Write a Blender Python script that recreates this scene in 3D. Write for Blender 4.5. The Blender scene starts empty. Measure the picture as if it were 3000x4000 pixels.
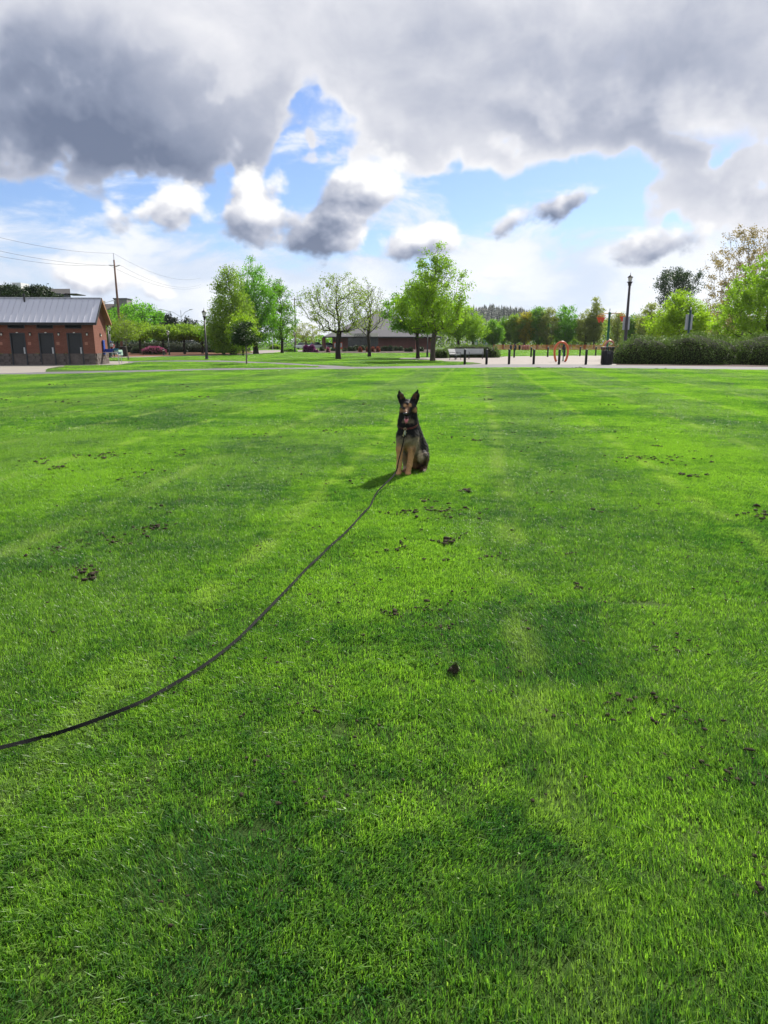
import bpy, bmesh, math, random
import numpy as np
from mathutils import Vector, Matrix, Euler

R = math.radians
scene = bpy.context.scene
COL = scene.collection

# ------------------------------------------------------------------ camera
CAM_H = 1.45
F_PX, CX, CY, HOR = 2700.0, 1500.0, 2000.0, 1340.0      # 3000 x 4000 frame, horizon row
PITCH = math.atan((CY - HOR) / F_PX)
CT, ST = math.cos(PITCH), math.sin(PITCH)
cam_d = bpy.data.cameras.new('camera')
cam_d.sensor_fit = 'HORIZONTAL'
cam_d.sensor_width = 36.0
cam_d.lens = 36.0 * F_PX / 3000.0
cam_d.clip_start, cam_d.clip_end = 0.05, 9000.0
cam = bpy.data.objects.new('camera', cam_d)
COL.objects.link(cam)
cam.location = (0, 0, CAM_H)
cam.rotation_euler = (math.pi / 2 - PITCH, 0, 0)
scene.camera = cam
scene.render.resolution_x, scene.render.resolution_y = 768, 1024

# ------------------------------------------------------------------ exposure, sun
vs = scene.view_settings
vs.view_transform, vs.look = 'Standard', 'None'
vs.exposure, vs.gamma, vs.use_curve_mapping = 1.0, 1.0, False
scene.cycles.max_bounces = 8
scene.cycles.transparent_max_bounces = 8
scene.cycles.sample_clamp_indirect = 4.0
scene.cycles.use_denoising = True
SUN_AZ, SUN_EL = R(30.0), R(42.0)            # azimuth measured from +Y towards +X
SUN_DIR = Vector((math.sin(SUN_AZ) * math.cos(SUN_EL), math.cos(SUN_AZ) * math.cos(SUN_EL), math.sin(SUN_EL)))
sun_d = bpy.data.lights.new('sun', 'SUN')
sun_d.energy, sun_d.angle, sun_d.color = 4.8, R(2.0), (1.0, 0.95, 0.86)
sun = bpy.data.objects.new('sun', sun_d)
COL.objects.link(sun)
sun.rotation_euler = (-SUN_DIR).to_track_quat('-Z', 'Y').to_euler()
sun.location = (30, 60, 60)

# ------------------------------------------------------------------ sky: Nishita air plus broken cumulus, all by direction
world = bpy.data.worlds.new('World')
scene.world = world
world.use_nodes = True
wt = world.node_tree
wt.nodes.clear()


class E:
    """A socket or number with arithmetic that writes Math nodes."""
    def __init__(self, s): self.s = s
    def _m(self, op, o=None, o2=None, clamp=False):
        n = wt.nodes.new('ShaderNodeMath'); n.operation = op; n.use_clamp = clamp
        for i, a in enumerate((self, o, o2)):
            if a is None: continue
            a = a.s if isinstance(a, E) else a
            if isinstance(a, (int, float)): n.inputs[i].default_value = a
            else: wt.links.new(a, n.inputs[i])
        return E(n.outputs[0])
    def __add__(self, o): return self._m('ADD', o)
    def __radd__(self, o): return self._m('ADD', o)
    def __sub__(self, o): return self._m('SUBTRACT', o)
    def __rsub__(self, o): return E(o)._m('SUBTRACT', self)
    def __mul__(self, o): return self._m('MULTIPLY', o)
    def __rmul__(self, o): return self._m('MULTIPLY', o)
    def max(self, o): return self._m('MAXIMUM', o)
    def min(self, o): return self._m('MINIMUM', o)
    def clamp(self): return self._m('ADD', 0.0, clamp=True)


def wnode(t, **kw):
    n = wt.nodes.new(t)
    for k, v in kw.items(): setattr(n, k, v)
    return n


def wset(sock, v):
    v = v.s if isinstance(v, E) else v
    if isinstance(v, (int, float, tuple)): sock.default_value = v
    else: wt.links.new(v, sock)


def sstep(x, a, b):
    n = wnode('ShaderNodeMapRange', interpolation_type='SMOOTHSTEP')
    wset(n.inputs[0], x); n.inputs[1].default_value = a; n.inputs[2].default_value = b
    return E(n.outputs[0])


def vmath(op, a, b=None, scale=None):
    n = wnode('ShaderNodeVectorMath', operation=op)
    wset(n.inputs[0], a)
    if b is not None: wset(n.inputs[1], b)
    if scale is not None: wset(n.inputs['Scale'], scale)
    return n.outputs[0] if op != 'LENGTH' else E(n.outputs['Value'])


def noise(v, scale, detail=8.0, rough=0.55, lac=2.1, dist=0.0):
    n = wnode('ShaderNodeTexNoise', noise_dimensions='3D')
    wt.links.new(v, n.inputs['Vector'])
    n.inputs['Scale'].default_value = scale; n.inputs['Detail'].default_value = detail
    n.inputs['Roughness'].default_value = rough; n.inputs['Lacunarity'].default_value = lac
    n.inputs['Distortion'].default_value = dist
    return E(n.outputs[0])


def azel(px, py):
    x, u = (px - CX) / F_PX, -(py - CY) / F_PX
    d = Vector((x, CT + u * ST, -ST + u * CT)).normalized()
    return math.degrees(math.atan2(d.x, d.y)), math.degrees(math.asin(d.z))


tc = wnode('ShaderNodeTexCoord')
DIR = vmath('NORMALIZE', tc.outputs['Generated'])
sep = wnode('ShaderNodeSeparateXYZ'); wt.links.new(DIR, sep.inputs[0])
DXE, DYE, DZE = (E(sep.outputs[i]) for i in range(3))
AZ = DXE._m('ARCTAN2', DYE) * 57.29578
EL = DZE._m('ARCSINE') * 57.29578
cmb = wnode('ShaderNodeCombineXYZ'); wset(cmb.inputs[0], AZ); wset(cmb.inputs[1], EL)
Q0 = cmb.outputs[0]
# the big shapes wander with a slow noise so that no outline stays an ellipse
wn = wnode('ShaderNodeTexNoise'); wt.links.new(DIR, wn.inputs['Vector'])
wn.inputs['Scale'].default_value = 9.0; wn.inputs['Detail'].default_value = 4.0
WARP = vmath('SCALE', vmath('SUBTRACT', wn.outputs['Color'], (0.5, 0.5, 0.5)), scale=6.5)
Q = vmath('ADD', Q0, WARP)
QP = vmath('ADD', Q0, vmath('SCALE', WARP, scale=0.45))
DST = vmath('MULTIPLY', DIR, (1.0, 1.0, 1.35))


def blob(q, px, py, hw, hh, rot=0.0, w=1.0):
    a, e = azel(px, py)
    k = 0.0212 * math.cos(R(a)) ** 1.3
    m = wnode('ShaderNodeMapping', vector_type='TEXTURE')
    wt.links.new(q, m.inputs['Vector'])
    m.inputs['Location'].default_value = (a, e, 0)
    m.inputs['Rotation'].default_value = (0, 0, R(rot))
    m.inputs['Scale'].default_value = (hw * k, hh * k, 1)
    return (1.0 - vmath('LENGTH', m.outputs[0])).max(0.0) * w


def field(q, blobs):
    t = None
    for b in blobs:
        v = blob(q, *b)
        t = v if t is None else t + v
    return t


# cloud masses as seen over the park: centre, half sizes (in picture units of 0.021 degree), tilt, weight
MASS = [
    (330, 520, 1000, 330, -3, 2.2), (1000, 560, 220, 260, 0, 0.9),
    (1750, 560, 560, 210, -8, 1.3), (2500, 560, 700, 260, 0, 1.0), (2900, 780, 480, 260, 0, 1.7),
    (1130, 440, 130, 80, 50, -1.4), (1280, 550, 210, 140, -10, -2.2), (1170, 650, 190, 110, 0, -1.7), (2120, 710, 460, 120, 4, -1.8), (60, 720, 200, 90, 0, -0.8),
    (1700, 720, 260, 70, 0, -0.5),
]
PUFF = [
    (500, 860, 220, 120, 0, 1.25), (690, 800, 180, 140, 20, 1.25), (980, 770, 150, 190, 25, 1.35), (1000, 890, 250, 110, 5, 1.15),
    (1470, 710, 210, 150, 20, 1.65), (1340, 820, 210, 150, 40, 1.5), (1280, 930, 190, 120, 20, 1.3), (1125, 705, 70, 75, -50, 0.9),
    (1990, 860, 150, 75, 25, 1.2), (2180, 805, 130, 80, 40, 1.15), (2300, 715, 90, 60, 50, 0.85), (2520, 950, 250, 90, 5, 1.25),
    (1600, 980, 280, 110, 6, 1.2), (1740, 930, 190, 100, 0, 1.0), (270, 1075, 170, 120, -30, 1.25), (470, 1110, 210, 100, 0, 1.25), (630, 1140, 110, 55, 0, .9),
    (2700, 1010, 500, 90, 0, 0.6), (1960, 1050, 160, 60, 0, .7), (2760, 900, 120, 70, 50, .8),
]
DARK = [
    (380, 520, 950, 420, -6, 1.2), (600, 650, 700, 170, -4, 0.6), (150, 250, 600, 360, 0, 0.6),
    (2150, 280, 900, 300, -14, 0.55), (2700, 220, 800, 340, 0, 0.5), (1500, 180, 620, 200, 0, 0.25),
    (2650, 700, 420, 220, 0, 0.4), (2250, 430, 600, 150, -6, 0.3),
]
PDARK = [
    (1230, 920, 300, 150, 30, 1.4), (2010, 865, 220, 120, 22, 1.15), (2190, 820, 260, 130, 42, 1.15),
    (2570, 955, 330, 120, 10, 1.3), (1640, 990, 220, 80, 0, 0.5), (560, 880, 250, 60, 10, 0.35),
]
upper = sstep(EL, 10.5, 15.5)                       # overhead and behind: the same broken cover goes on
far_up = sstep(EL, 23.0, 34.0)
n_low = noise(DIR, 2.2, 3.0, 0.5)
SUNV = (SUN_DIR.x * 0.022, 0.0, SUN_DIR.z * 0.022 * 1.35)
DSTS = vmath('ADD', DST, SUNV)
QS = vmath('ADD', Q, (0.8, 1.0, 0.0))
QPS = vmath('ADD', QP, (0.8, 1.0, 0.0))


MASS_F = (upper * 1.15 + field(Q, MASS)).min(1.7) + far_up * (n_low * 2.4 - 1.15)


def mass_d(q, d, det):
    nb = noise(d, 3.6, det, 0.55, 2.05, 0.2)
    return MASS_F * 0.9 + (nb - 0.5) * 1.3 - 0.36


def puff_d(q, d, det):
    b = None
    for sc_, w_ in ((13.0, 1.0), (29.0, 0.55), (61.0, 0.30), (130.0, 0.16)):
        if det < 7 and sc_ > 100: continue
        o = (noise(d, sc_, 0.0, 0.5) - 0.5)._m('ABSOLUTE') * (2.0 * w_)
        b = o if b is None else b + o
    nb = noise(d, 8.0, det - 3.0, 0.58, 2.1, 0.2)
    return field(q, PUFF) * 1.5 + b * 0.85 + (nb - 0.5) * 1.45 - 1.0


M1, M2 = mass_d(Q, DST, 9.0), mass_d(QS, DSTS, 6.0)
P1, P2 = puff_d(QP, DST, 8.0), puff_d(QPS, DSTS, 6.0)
n_mid = noise(DST, 5.5, 4.0, 0.5, 2.0, 0.4)
tex = noise(DST, 11.0, 8.0, 0.62, 2.1, 0.5)
am = sstep(M1 + (tex - 0.5) * 0.75, 0.0, 0.55)
ap = sstep(P1 + (tex - 0.5) * 1.5, -0.02, 0.75)
litm = (M1 - M2) * 1.15
litp = (P1 - P2) * 1.15
darkf = field(QP, DARK) + far_up * (n_low - 0.30) * 1.6
sh_m = (sstep(M1, 0.25, 1.3) * 0.20 + darkf * 0.52 + (tex - 0.5) * 0.34 + (n_mid - 0.5) * 0.22 - litm * 0.46 + 0.10).clamp()
sh_p = (sstep(P1, 0.1, 1.0) * 0.12 + field(QP, PDARK) * 0.46 + (tex - 0.5) * 0.30 - litp * 0.50 + 0.13).clamp()


def cloud_col(sh):
    ramp = wnode('ShaderNodeValToRGB'); wset(ramp.inputs[0], sh)
    cr = ramp.color_ramp
    cr.elements[0].position, cr.elements[0].color = 0.0, (1.0, 1.0, 1.0, 1)
    cr.elements[1].position, cr.elements[1].color = 1.0, (0.155, 0.195, 0.30, 1)
    for pos, c in ((0.2, (0.78, 0.79, 0.85)), (0.5, (0.48, 0.515, 0.62)), (0.78, (0.27, 0.315, 0.43))):
        e = cr.elements.new(pos); e.color = (*c, 1)
    return vmath('SCALE', ramp.outputs[0], scale=0.90 / 0.10)


# thin bright veil low over the horizon, streaked
veil_n = noise(vmath('MULTIPLY', DIR, (1.0, 1.0, 2.6)), 6.5, 9.0, 0.58, 2.1, 0.35)
veil = (1.0 - sstep(EL, 3.0, 11.5)) * 1.0 + (veil_n - 0.5) * 3.0 - 0.02
veil = sstep(veil, 0.05, 0.70) * 0.94
sky = wnode('ShaderNodeTexSky', sky_type='NISHITA')
sky.sun_disc = False
sky.sun_elevation, sky.sun_rotation = SUN_EL, SUN_AZ
sky.altitude, sky.air_density, sky.dust_density, sky.ozone_density = 50, 1.0, 0.6, 2.0
SKY_K = 0.057


def vmix(fac, a, b):
    n = wnode('ShaderNodeMix', data_type='RGBA')
    wset(n.inputs[0], fac); wset(n.inputs[6], a); wset(n.inputs[7], b)
    return n.outputs[2]


air = vmath('MULTIPLY', sky.outputs[0], (0.80, 0.93, 1.20))
hz = vmix(sstep(veil_n * 0.55 + n_mid * 0.45, 0.38, 0.60), (5.9, 6.7, 8.1, 1), (8.5, 8.7, 9.1, 1))
c1 = vmix(veil, air, hz)
c2 = vmix(am, c1, cloud_col(sh_m))
c2 = vmix(ap, c2, cloud_col(sh_p))
bg = wnode('ShaderNodeBackground'); wt.links.new(c2, bg.inputs[0]); bg.inputs[1].default_value = SKY_K
wo = wnode('ShaderNodeOutputWorld'); wt.links.new(bg.outputs[0], wo.inputs[0])
world.cycles.sampling_method = 'MANUAL'
world.cycles.sample_map_resolution = 512


# ------------------------------------------------------------------ picture units -> metres on the real ground
def G(px, py, z=0.0):
    x, u = (px - CX) / F_PX, -(py - CY) / F_PX
    d = (x, CT + u * ST, -ST + u * CT)
    t = (z - CAM_H) / d[2]
    return Vector((d[0] * t, d[1] * t, z))


def DG(px, Y):
    """Ground point on the column px at distance Y."""
    dep = Y * CT + CAM_H * ST
    return Vector(((px - CX) / F_PX * dep, Y, 0.0))


def ZT(b, py):
    """Height over ground at point b of the picture row py."""
    u = -(py - CY) / F_PX
    return CAM_H + b[1] * (u * CT - ST) / (CT + u * ST)


def MPP(b):
    """Metres per picture unit at b."""
    return (b[1] * CT + CAM_H * ST) / F_PX


# ------------------------------------------------------------------ mesh builder
class MB:
    def __init__(self): self.v, self.f = [], []

    def add(self, vs, fs):
        o = len(self.v)
        self.v += [tuple(p) for p in vs]
        self.f += [tuple(i + o for i in f) for f in fs]
        return self

    def box(self, c, s, rz=0.0, M=None, taper=1.0):
        hx, hy, hz = s[0] / 2, s[1] / 2, s[2] / 2
        vs = []
        for z in (-1, 1):
            k = taper if z > 0 else 1.0
            for x, y in ((-1, -1), (1, -1), (1, 1), (-1, 1)):
                p = Vector((x * hx * k, y * hy * k, z * hz))
                if rz: p = Matrix.Rotation(rz, 3, 'Z') @ p
                if M is not None: p = M @ p
                vs.append(p + Vector(c))
        return self.add(vs, [(3, 2, 1, 0), (4, 5, 6, 7), (0, 1, 5, 4), (1, 2, 6, 5), (2, 3, 7, 6), (3, 0, 4, 7)])

    def bbox(self, c, s, b=0.01, rz=0.0):
        """Box with chamfered vertical and top edges."""
        hx, hy, hz = s[0] / 2, s[1] / 2, s[2] / 2
        b = min(b, hx * .45, hy * .45, hz * .45)
        ring = lambda ix, z: [(-hx + ix, -hy + ix * 0 + b), (-hx + b, -hy + ix), (hx - b, -hy + ix), (hx - ix, -hy + b),
                              (hx - ix, hy - b), (hx - b, hy - ix), (-hx + b, hy - ix), (-hx + ix, hy - b)]
        vs = []
        for ix, z in ((b * .6, -hz), (0, -hz + b), (0, hz - b), (b * .6, hz)):
            vs += [(x, y, z) for x, y in ring(ix, z)]
        M = Matrix.Rotation(rz, 3, 'Z')
        vs = [M @ Vector(p) + Vector(c) for p in vs]
        fs = [tuple(range(7, -1, -1)), tuple(range(24, 32))]
        for k in range(3):
            for i in range(8):
                j = (i + 1) % 8
                fs.append((k * 8 + i, k * 8 + j, k * 8 + 8 + j, k * 8 + 8 + i))
        return self.add(vs, fs)

    def tube(self, path, rad, n=8, cap=True):
        path = [Vector(p) for p in path]
        if not hasattr(rad, '__len__'): rad = [rad] * len(path)
        vs, fs = [], []
        ref = None
        for i, p in enumerate(path):
            t = (path[min(i + 1, len(path) - 1)] - path[max(i - 1, 0)]).normalized()
            if ref is None:
                ref = t.orthogonal().normalized()
            ref = (ref - t * ref.dot(t))
            ref = ref.normalized() if ref.length > 1e-6 else t.orthogonal().normalized()
            b = t.cross(ref)
            for k in range(n):
                a = 2 * math.pi * k / n
                vs.append(p + (ref * math.cos(a) + b * math.sin(a)) * rad[i])
        for i in range(len(path) - 1):
            for k in range(n):
                j = (k + 1) % n
                fs.append((i * n + k, i * n + j, (i + 1) * n + j, (i + 1) * n + k))
        if cap:
            fs.append(tuple(range(n - 1, -1, -1)))
            m = (len(path) - 1) * n
            fs.append(tuple(range(m, m + n)))
        return self.add(vs, fs)

    def lathe(self, prof, n=12, c=(0, 0, 0)):
        vs, fs = [], []
        for r, z in prof:
            for k in range(n):
                a = 2 * math.pi * k / n
                vs.append((c[0] + r * math.cos(a), c[1] + r * math.sin(a), c[2] + z))
        for i in range(len(prof) - 1):
            for k in range(n):
                j = (k + 1) % n
                fs.append((i * n + k, i * n + j, (i + 1) * n + j, (i + 1) * n + k))
        fs.append(tuple(range(n - 1, -1, -1)))
        m = (len(prof) - 1) * n
        fs.append(tuple(range(m, m + n)))
        return self.add(vs, fs)

    def prism(self, poly, z0, z1):
        n = len(poly)
        vs = [(x, y, z0) for x, y in poly] + [(x, y, z1) for x, y in poly]
        fs = [tuple(range(n - 1, -1, -1)), tuple(range(n, 2 * n))]
        fs += [(i, (i + 1) % n, n + (i + 1) % n, n + i) for i in range(n)]
        return self.add(vs, fs)

    def mesh(self, name, smooth=False):
        me = bpy.data.meshes.new(name)
        me.from_pydata(self.v, [], self.f)
        if smooth:
            me.polygons.foreach_set('use_smooth', [True] * len(me.polygons))
        me.update()
        return me

    def build(self, name, mat, parent=None, smooth=False, loc=None):
        return obj(name, self.mesh(name, smooth), mat, parent, loc)


def obj(name, me, mat=None, parent=None, loc=None):
    o = bpy.data.objects.new(name, me)
    COL.objects.link(o)
    if mat is not None and me is not None and not len(me.materials): me.materials.append(mat)
    if parent is not None: o.parent = parent
    if loc is not None: o.location = loc
    return o


def thing(name, label, cat, loc=(0, 0, 0), rz=0.0, group=None):
    o = bpy.data.objects.new(name, None)
    COL.objects.link(o)
    o.empty_display_size = 0.2
    o.location = loc
    o.rotation_euler = (0, 0, rz)
    return tag(o, label, cat, group)


def tag(o, label=None, cat=None, group=None, kind=None):
    for k, v in (('label', label), ('category', cat), ('group', group), ('kind', kind)):
        if v: o[k] = v
    return o


def dup(root, loc, rz=0.0, label=None, scale=None):
    r = root.copy(); COL.objects.link(r)
    r.location = loc; r.rotation_euler = (0, 0, rz)
    if scale is not None: r.scale = (scale,) * 3 if not hasattr(scale, '__len__') else scale
    if label: r['label'] = label
    for ch in list(root.children):
        c = ch.copy(); COL.objects.link(c); c.parent = r
        for g in list(ch.children):
            d = g.copy(); COL.objects.link(d); d.parent = c
    return r


def np_mesh(name, verts, faces, mat=None, fattr=None, smooth=False, pcol=None):
    """faces: (M,k) int array."""
    me = bpy.data.meshes.new(name)
    verts = np.asarray(verts, np.float32); faces = np.asarray(faces, np.int32)
    m, k = faces.shape
    me.vertices.add(len(verts)); me.vertices.foreach_set('co', verts.ravel())
    me.loops.add(m * k); me.loops.foreach_set('vertex_index', faces.ravel())
    me.polygons.add(m); me.polygons.foreach_set('loop_start', np.arange(0, m * k, k, dtype=np.int32))
    if smooth: me.polygons.foreach_set('use_smooth', np.ones(m, bool))
    if fattr is not None:
        a = me.attributes.new('v', 'FLOAT', 'FACE'); a.data.foreach_set('value', np.asarray(fattr, np.float32))
    if pcol is not None:
        a = me.attributes.new('coat', 'FLOAT_COLOR', 'POINT')
        a.data.foreach_set('color', np.asarray(pcol, np.float32).ravel())
    me.update(calc_edges=True)
    if mat is not None: me.materials.append(mat)
    return me


# ------------------------------------------------------------------ materials
def new_mat(name):
    m = bpy.data.materials.new(name); m.use_nodes = True
    nt = m.node_tree
    b = nt.nodes['Principled BSDF']
    return m, nt, b


def nz(nt, vec, scale, detail=4.0, rough=0.55):
    n = nt.nodes.new('ShaderNodeTexNoise')
    n.inputs['Scale'].default_value = scale; n.inputs['Detail'].default_value = detail
    n.inputs['Roughness'].default_value = rough
    if vec is not None: nt.links.new(vec, n.inputs['Vector'])
    return n.outputs[0]


def mr(nt, x, a, b, c=0.0, d=1.0):
    n = nt.nodes.new('ShaderNodeMapRange')
    nt.links.new(x, n.inputs[0])
    for i, v in enumerate((a, b, c, d)): n.inputs[i + 1].default_value = v
    return n.outputs[0]


def mixc(nt, fac, a, b, mode='MIX'):
    n = nt.nodes.new('ShaderNodeMix'); n.data_type = 'RGBA'; n.blend_type = mode
    for sock, v in ((n.inputs[0], fac), (n.inputs[6], a), (n.inputs[7], b)):
        if isinstance(v, (int, float)): sock.default_value = v
        elif isinstance(v, tuple): sock.default_value = (*v[:3], 1)
        else: nt.links.new(v, sock)
    return n.outputs[2]


def mathn(nt, op, a, b=None):
    n = nt.nodes.new('ShaderNodeMath'); n.operation = op
    for i, v in enumerate((a, b)):
        if v is None: continue
        if isinstance(v, (int, float)): n.inputs[i].default_value = v
        else: nt.links.new(v, n.inputs[i])
    return n.outputs[0]


def pm(name, col, rough=0.6, var=0.18, scale=3.0, fine=40.0, bump=0.0, bscale=80.0, metal=0.0, spec=0.4, dirt=None):
    m, nt, b = new_mat(name)
    tc_ = nt.nodes.new('ShaderNodeTexCoord')
    v = tc_.outputs['Object']
    n1, n2 = nz(nt, v, scale), nz(nt, v, fine, 3.0)
    s = mathn(nt, 'ADD', mathn(nt, 'MULTIPLY', n1, 0.65), mathn(nt, 'MULTIPLY', n2, 0.35))
    f = mr(nt, s, 0.3, 0.7)
    lo = tuple(c * (1 - var) for c in col); hi = tuple(min(1, c * (1 + var)) for c in col)
    c = mixc(nt, f, lo, hi)
    if dirt is not None:
        c = mixc(nt, mr(nt, nz(nt, v, scale * 2.3, 6.0, 0.7), 0.52, 0.72), c, dirt)
    nt.links.new(c, b.inputs['Base Color'])
    nt.links.new(mr(nt, n2, 0.3, 0.7, max(0.02, rough - .1), min(1, rough + .1)), b.inputs['Roughness'])
    b.inputs['Metallic'].default_value = metal
    b.inputs['Specular IOR Level'].default_value = spec
    if bump:
        bn = nt.nodes.new('ShaderNodeBump'); bn.inputs['Strength'].default_value = bump
        bn.inputs['Distance'].default_value = 0.02
        nt.links.new(nz(nt, v, bscale, 5.0, 0.6), bn.inputs['Height']); nt.links.new(bn.outputs[0], b.inputs['Normal'])
    return m


def leafm(name, dark, light, trans=0.42, tcol=None, rough=0.5, nscale=0.7, spec=0.25):
    """Leaves: per-leaf tone from the face attribute v plus slow drift over the plant; light comes through."""
    m, nt, b = new_mat(name)
    at = nt.nodes.new('ShaderNodeAttribute'); at.attribute_name = 'v'
    geo = nt.nodes.new('ShaderNodeNewGeometry')
    n = nz(nt, geo.outputs['Position'], nscale, 3.0)
    f = mathn(nt, 'ADD', mathn(nt, 'MULTIPLY', at.outputs['Fac'], 0.7), mr(nt, n, 0.3, 0.7, 0.0, 0.3))
    c = mixc(nt, f, dark, light)
    nt.links.new(c, b.inputs['Base Color'])
    b.inputs['Roughness'].default_value = rough
    b.inputs['Specular IOR Level'].default_value = spec
    tr = nt.nodes.new('ShaderNodeBsdfTranslucent')
    tcol = tcol or (1.25, 1.35, 0.55)
    tcn = mixc(nt, 1.0, c, tcol, 'MULTIPLY')
    nt.links.new(tcn, tr.inputs['Color'])
    ms = nt.nodes.new('ShaderNodeMixShader'); ms.inputs[0].default_value = trans
    out = nt.nodes['Material Output']
    nt.links.new(b.outputs[0], ms.inputs[1]); nt.links.new(tr.outputs[0], ms.inputs[2])
    nt.links.new(ms.outputs[0], out.inputs['Surface'])
    return m


rng = np.random.default_rng(7)
random.seed(11)


# ------------------------------------------------------------------ ground, paths, plaza
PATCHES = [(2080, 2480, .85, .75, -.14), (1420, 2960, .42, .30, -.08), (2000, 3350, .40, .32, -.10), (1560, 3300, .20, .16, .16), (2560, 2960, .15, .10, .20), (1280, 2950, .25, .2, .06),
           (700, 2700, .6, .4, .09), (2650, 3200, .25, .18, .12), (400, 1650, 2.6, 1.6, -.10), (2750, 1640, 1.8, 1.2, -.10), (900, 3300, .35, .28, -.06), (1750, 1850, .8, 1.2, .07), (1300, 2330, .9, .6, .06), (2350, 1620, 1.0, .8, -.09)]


def grass_color(nt, pos, fac_extra=None):
    """Lawn tones: lush and tired patches, mower tracks with their sheen painted in, straw."""
    sp = nt.nodes.new('ShaderNodeSeparateXYZ'); nt.links.new(pos, sp.inputs[0])
    n1 = nz(nt, pos, 0.33, 4.0, 0.55)
    n2 = nz(nt, pos, 1.7, 4.0, 0.6)
    n3 = nz(nt, pos, 7.0, 3.0, 0.6)
    f = mathn(nt, 'ADD', mathn(nt, 'MULTIPLY', n1, 0.66), mathn(nt, 'ADD', mathn(nt, 'MULTIPLY', n2, 0.33), mathn(nt, 'ADD', mathn(nt, 'MULTIPLY', n3, 0.34), mathn(nt, 'MULTIPLY', nz(nt, pos, 24.0, 3.0, 0.65), 0.30))))
    # lush and tired patches of turf, where they lie in this lawn
    wob = nt.nodes.new('ShaderNodeTexNoise'); wob.inputs['Scale'].default_value = 2.2; wob.inputs['Detail'].default_value = 3.0
    nt.links.new(pos, wob.inputs['Vector'])
    off = nt.nodes.new('ShaderNodeVectorMath'); off.operation = 'MULTIPLY_ADD'
    nt.links.new(wob.outputs['Color'], off.inputs[0]); off.inputs[1].default_value = (0.9, 0.9, 0); off.inputs[2].default_value = (-0.45, -0.45, 0)
    wp = nt.nodes.new('ShaderNodeVectorMath'); wp.operation = 'ADD'; nt.links.new(pos, wp.inputs[0]); nt.links.new(off.outputs[0], wp.inputs[1])
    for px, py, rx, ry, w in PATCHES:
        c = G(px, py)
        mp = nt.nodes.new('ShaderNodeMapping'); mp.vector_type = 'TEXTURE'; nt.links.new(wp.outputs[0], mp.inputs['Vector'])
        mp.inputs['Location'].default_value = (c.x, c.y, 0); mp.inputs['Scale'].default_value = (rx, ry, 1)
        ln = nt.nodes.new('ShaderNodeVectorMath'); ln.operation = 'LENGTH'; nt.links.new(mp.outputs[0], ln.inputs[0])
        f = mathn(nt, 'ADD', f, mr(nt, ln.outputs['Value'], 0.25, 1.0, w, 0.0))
    # patchy pale mower tracks: dry clippings plus sheen of pressed blades painted as colour
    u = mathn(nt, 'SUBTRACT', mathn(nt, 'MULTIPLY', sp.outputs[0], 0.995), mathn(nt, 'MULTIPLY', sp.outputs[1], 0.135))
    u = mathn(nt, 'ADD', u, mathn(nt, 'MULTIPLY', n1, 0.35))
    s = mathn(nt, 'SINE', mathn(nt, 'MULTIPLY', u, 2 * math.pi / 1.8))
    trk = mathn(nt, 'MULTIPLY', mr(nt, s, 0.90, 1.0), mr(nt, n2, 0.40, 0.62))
    return f, trk


def lawn_ground_mat():
    m, nt, b = new_mat('lawn_ground')
    geo = nt.nodes.new('ShaderNodeNewGeometry'); pos = geo.outputs['Position']
    f, trk = grass_color(nt, pos)
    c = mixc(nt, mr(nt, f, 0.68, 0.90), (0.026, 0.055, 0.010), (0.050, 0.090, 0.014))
    nt.links.new(c, b.inputs['Base Color'])
    b.inputs['Roughness'].default_value = 0.9; b.inputs['Specular IOR Level'].default_value = 0.1
    bn = nt.nodes.new('ShaderNodeBump'); bn.inputs['Strength'].default_value = 0.7; bn.inputs['Distance'].default_value = 0.05
    nt.links.new(nz(nt, pos, 30.0, 5.0, 0.7), bn.inputs['Height']); nt.links.new(bn.outputs[0], b.inputs['Normal'])
    return m


M_LAWN = lawn_ground_mat()
M_ASPH = pm('asphalt', (0.085, 0.083, 0.088), 0.85, 0.22, 0.6, 25.0, 0.35, 120.0, dirt=(0.115, 0.11, 0.108))
M_CONC = pm('plaza_concrete', (0.185, 0.158, 0.145), 0.85, 0.14, 0.5, 12.0, 0.2, 90.0, dirt=(0.145, 0.122, 0.112))
M_SLAB = pm('apron_concrete', (0.205, 0.183, 0.16), 0.85, 0.12, 0.8, 15.0, 0.2, 90.0, dirt=(0.165, 0.145, 0.125))
M_MULCH = pm('bark_mulch', (0.115, 0.052, 0.03), 0.95, 0.4, 2.0, 9.0, 0.8, 14.0, spec=0.1)
M_SOIL = pm('dark_soil', (0.042, 0.034, 0.023), 0.95, 0.35, 9.0, 60.0, 0.8, 60.0, spec=0.1)


def sheet(name, pts, z, mat, kind='structure', **kw):
    bm = bmesh.new()
    vs = [bm.verts.new((p[0], p[1], z)) for p in pts]
    f = bm.faces.new(vs)
    if f.normal.z < 0: f.normal_flip()
    bmesh.ops.recalc_face_normals(bm, faces=bm.faces)
    f.normal_update()
    if f.normal.z < 0: f.normal_flip()
    bmesh.ops.triangulate(bm, faces=bm.faces[:])
    me = bpy.data.meshes.new(name); bm.to_mesh(me); bm.free()
    return tag(obj(name, me, mat), kind=kind, **kw)


def gpoly(px_pts):
    return [tuple(G(x, y)[:2]) for x, y in px_pts]


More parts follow.
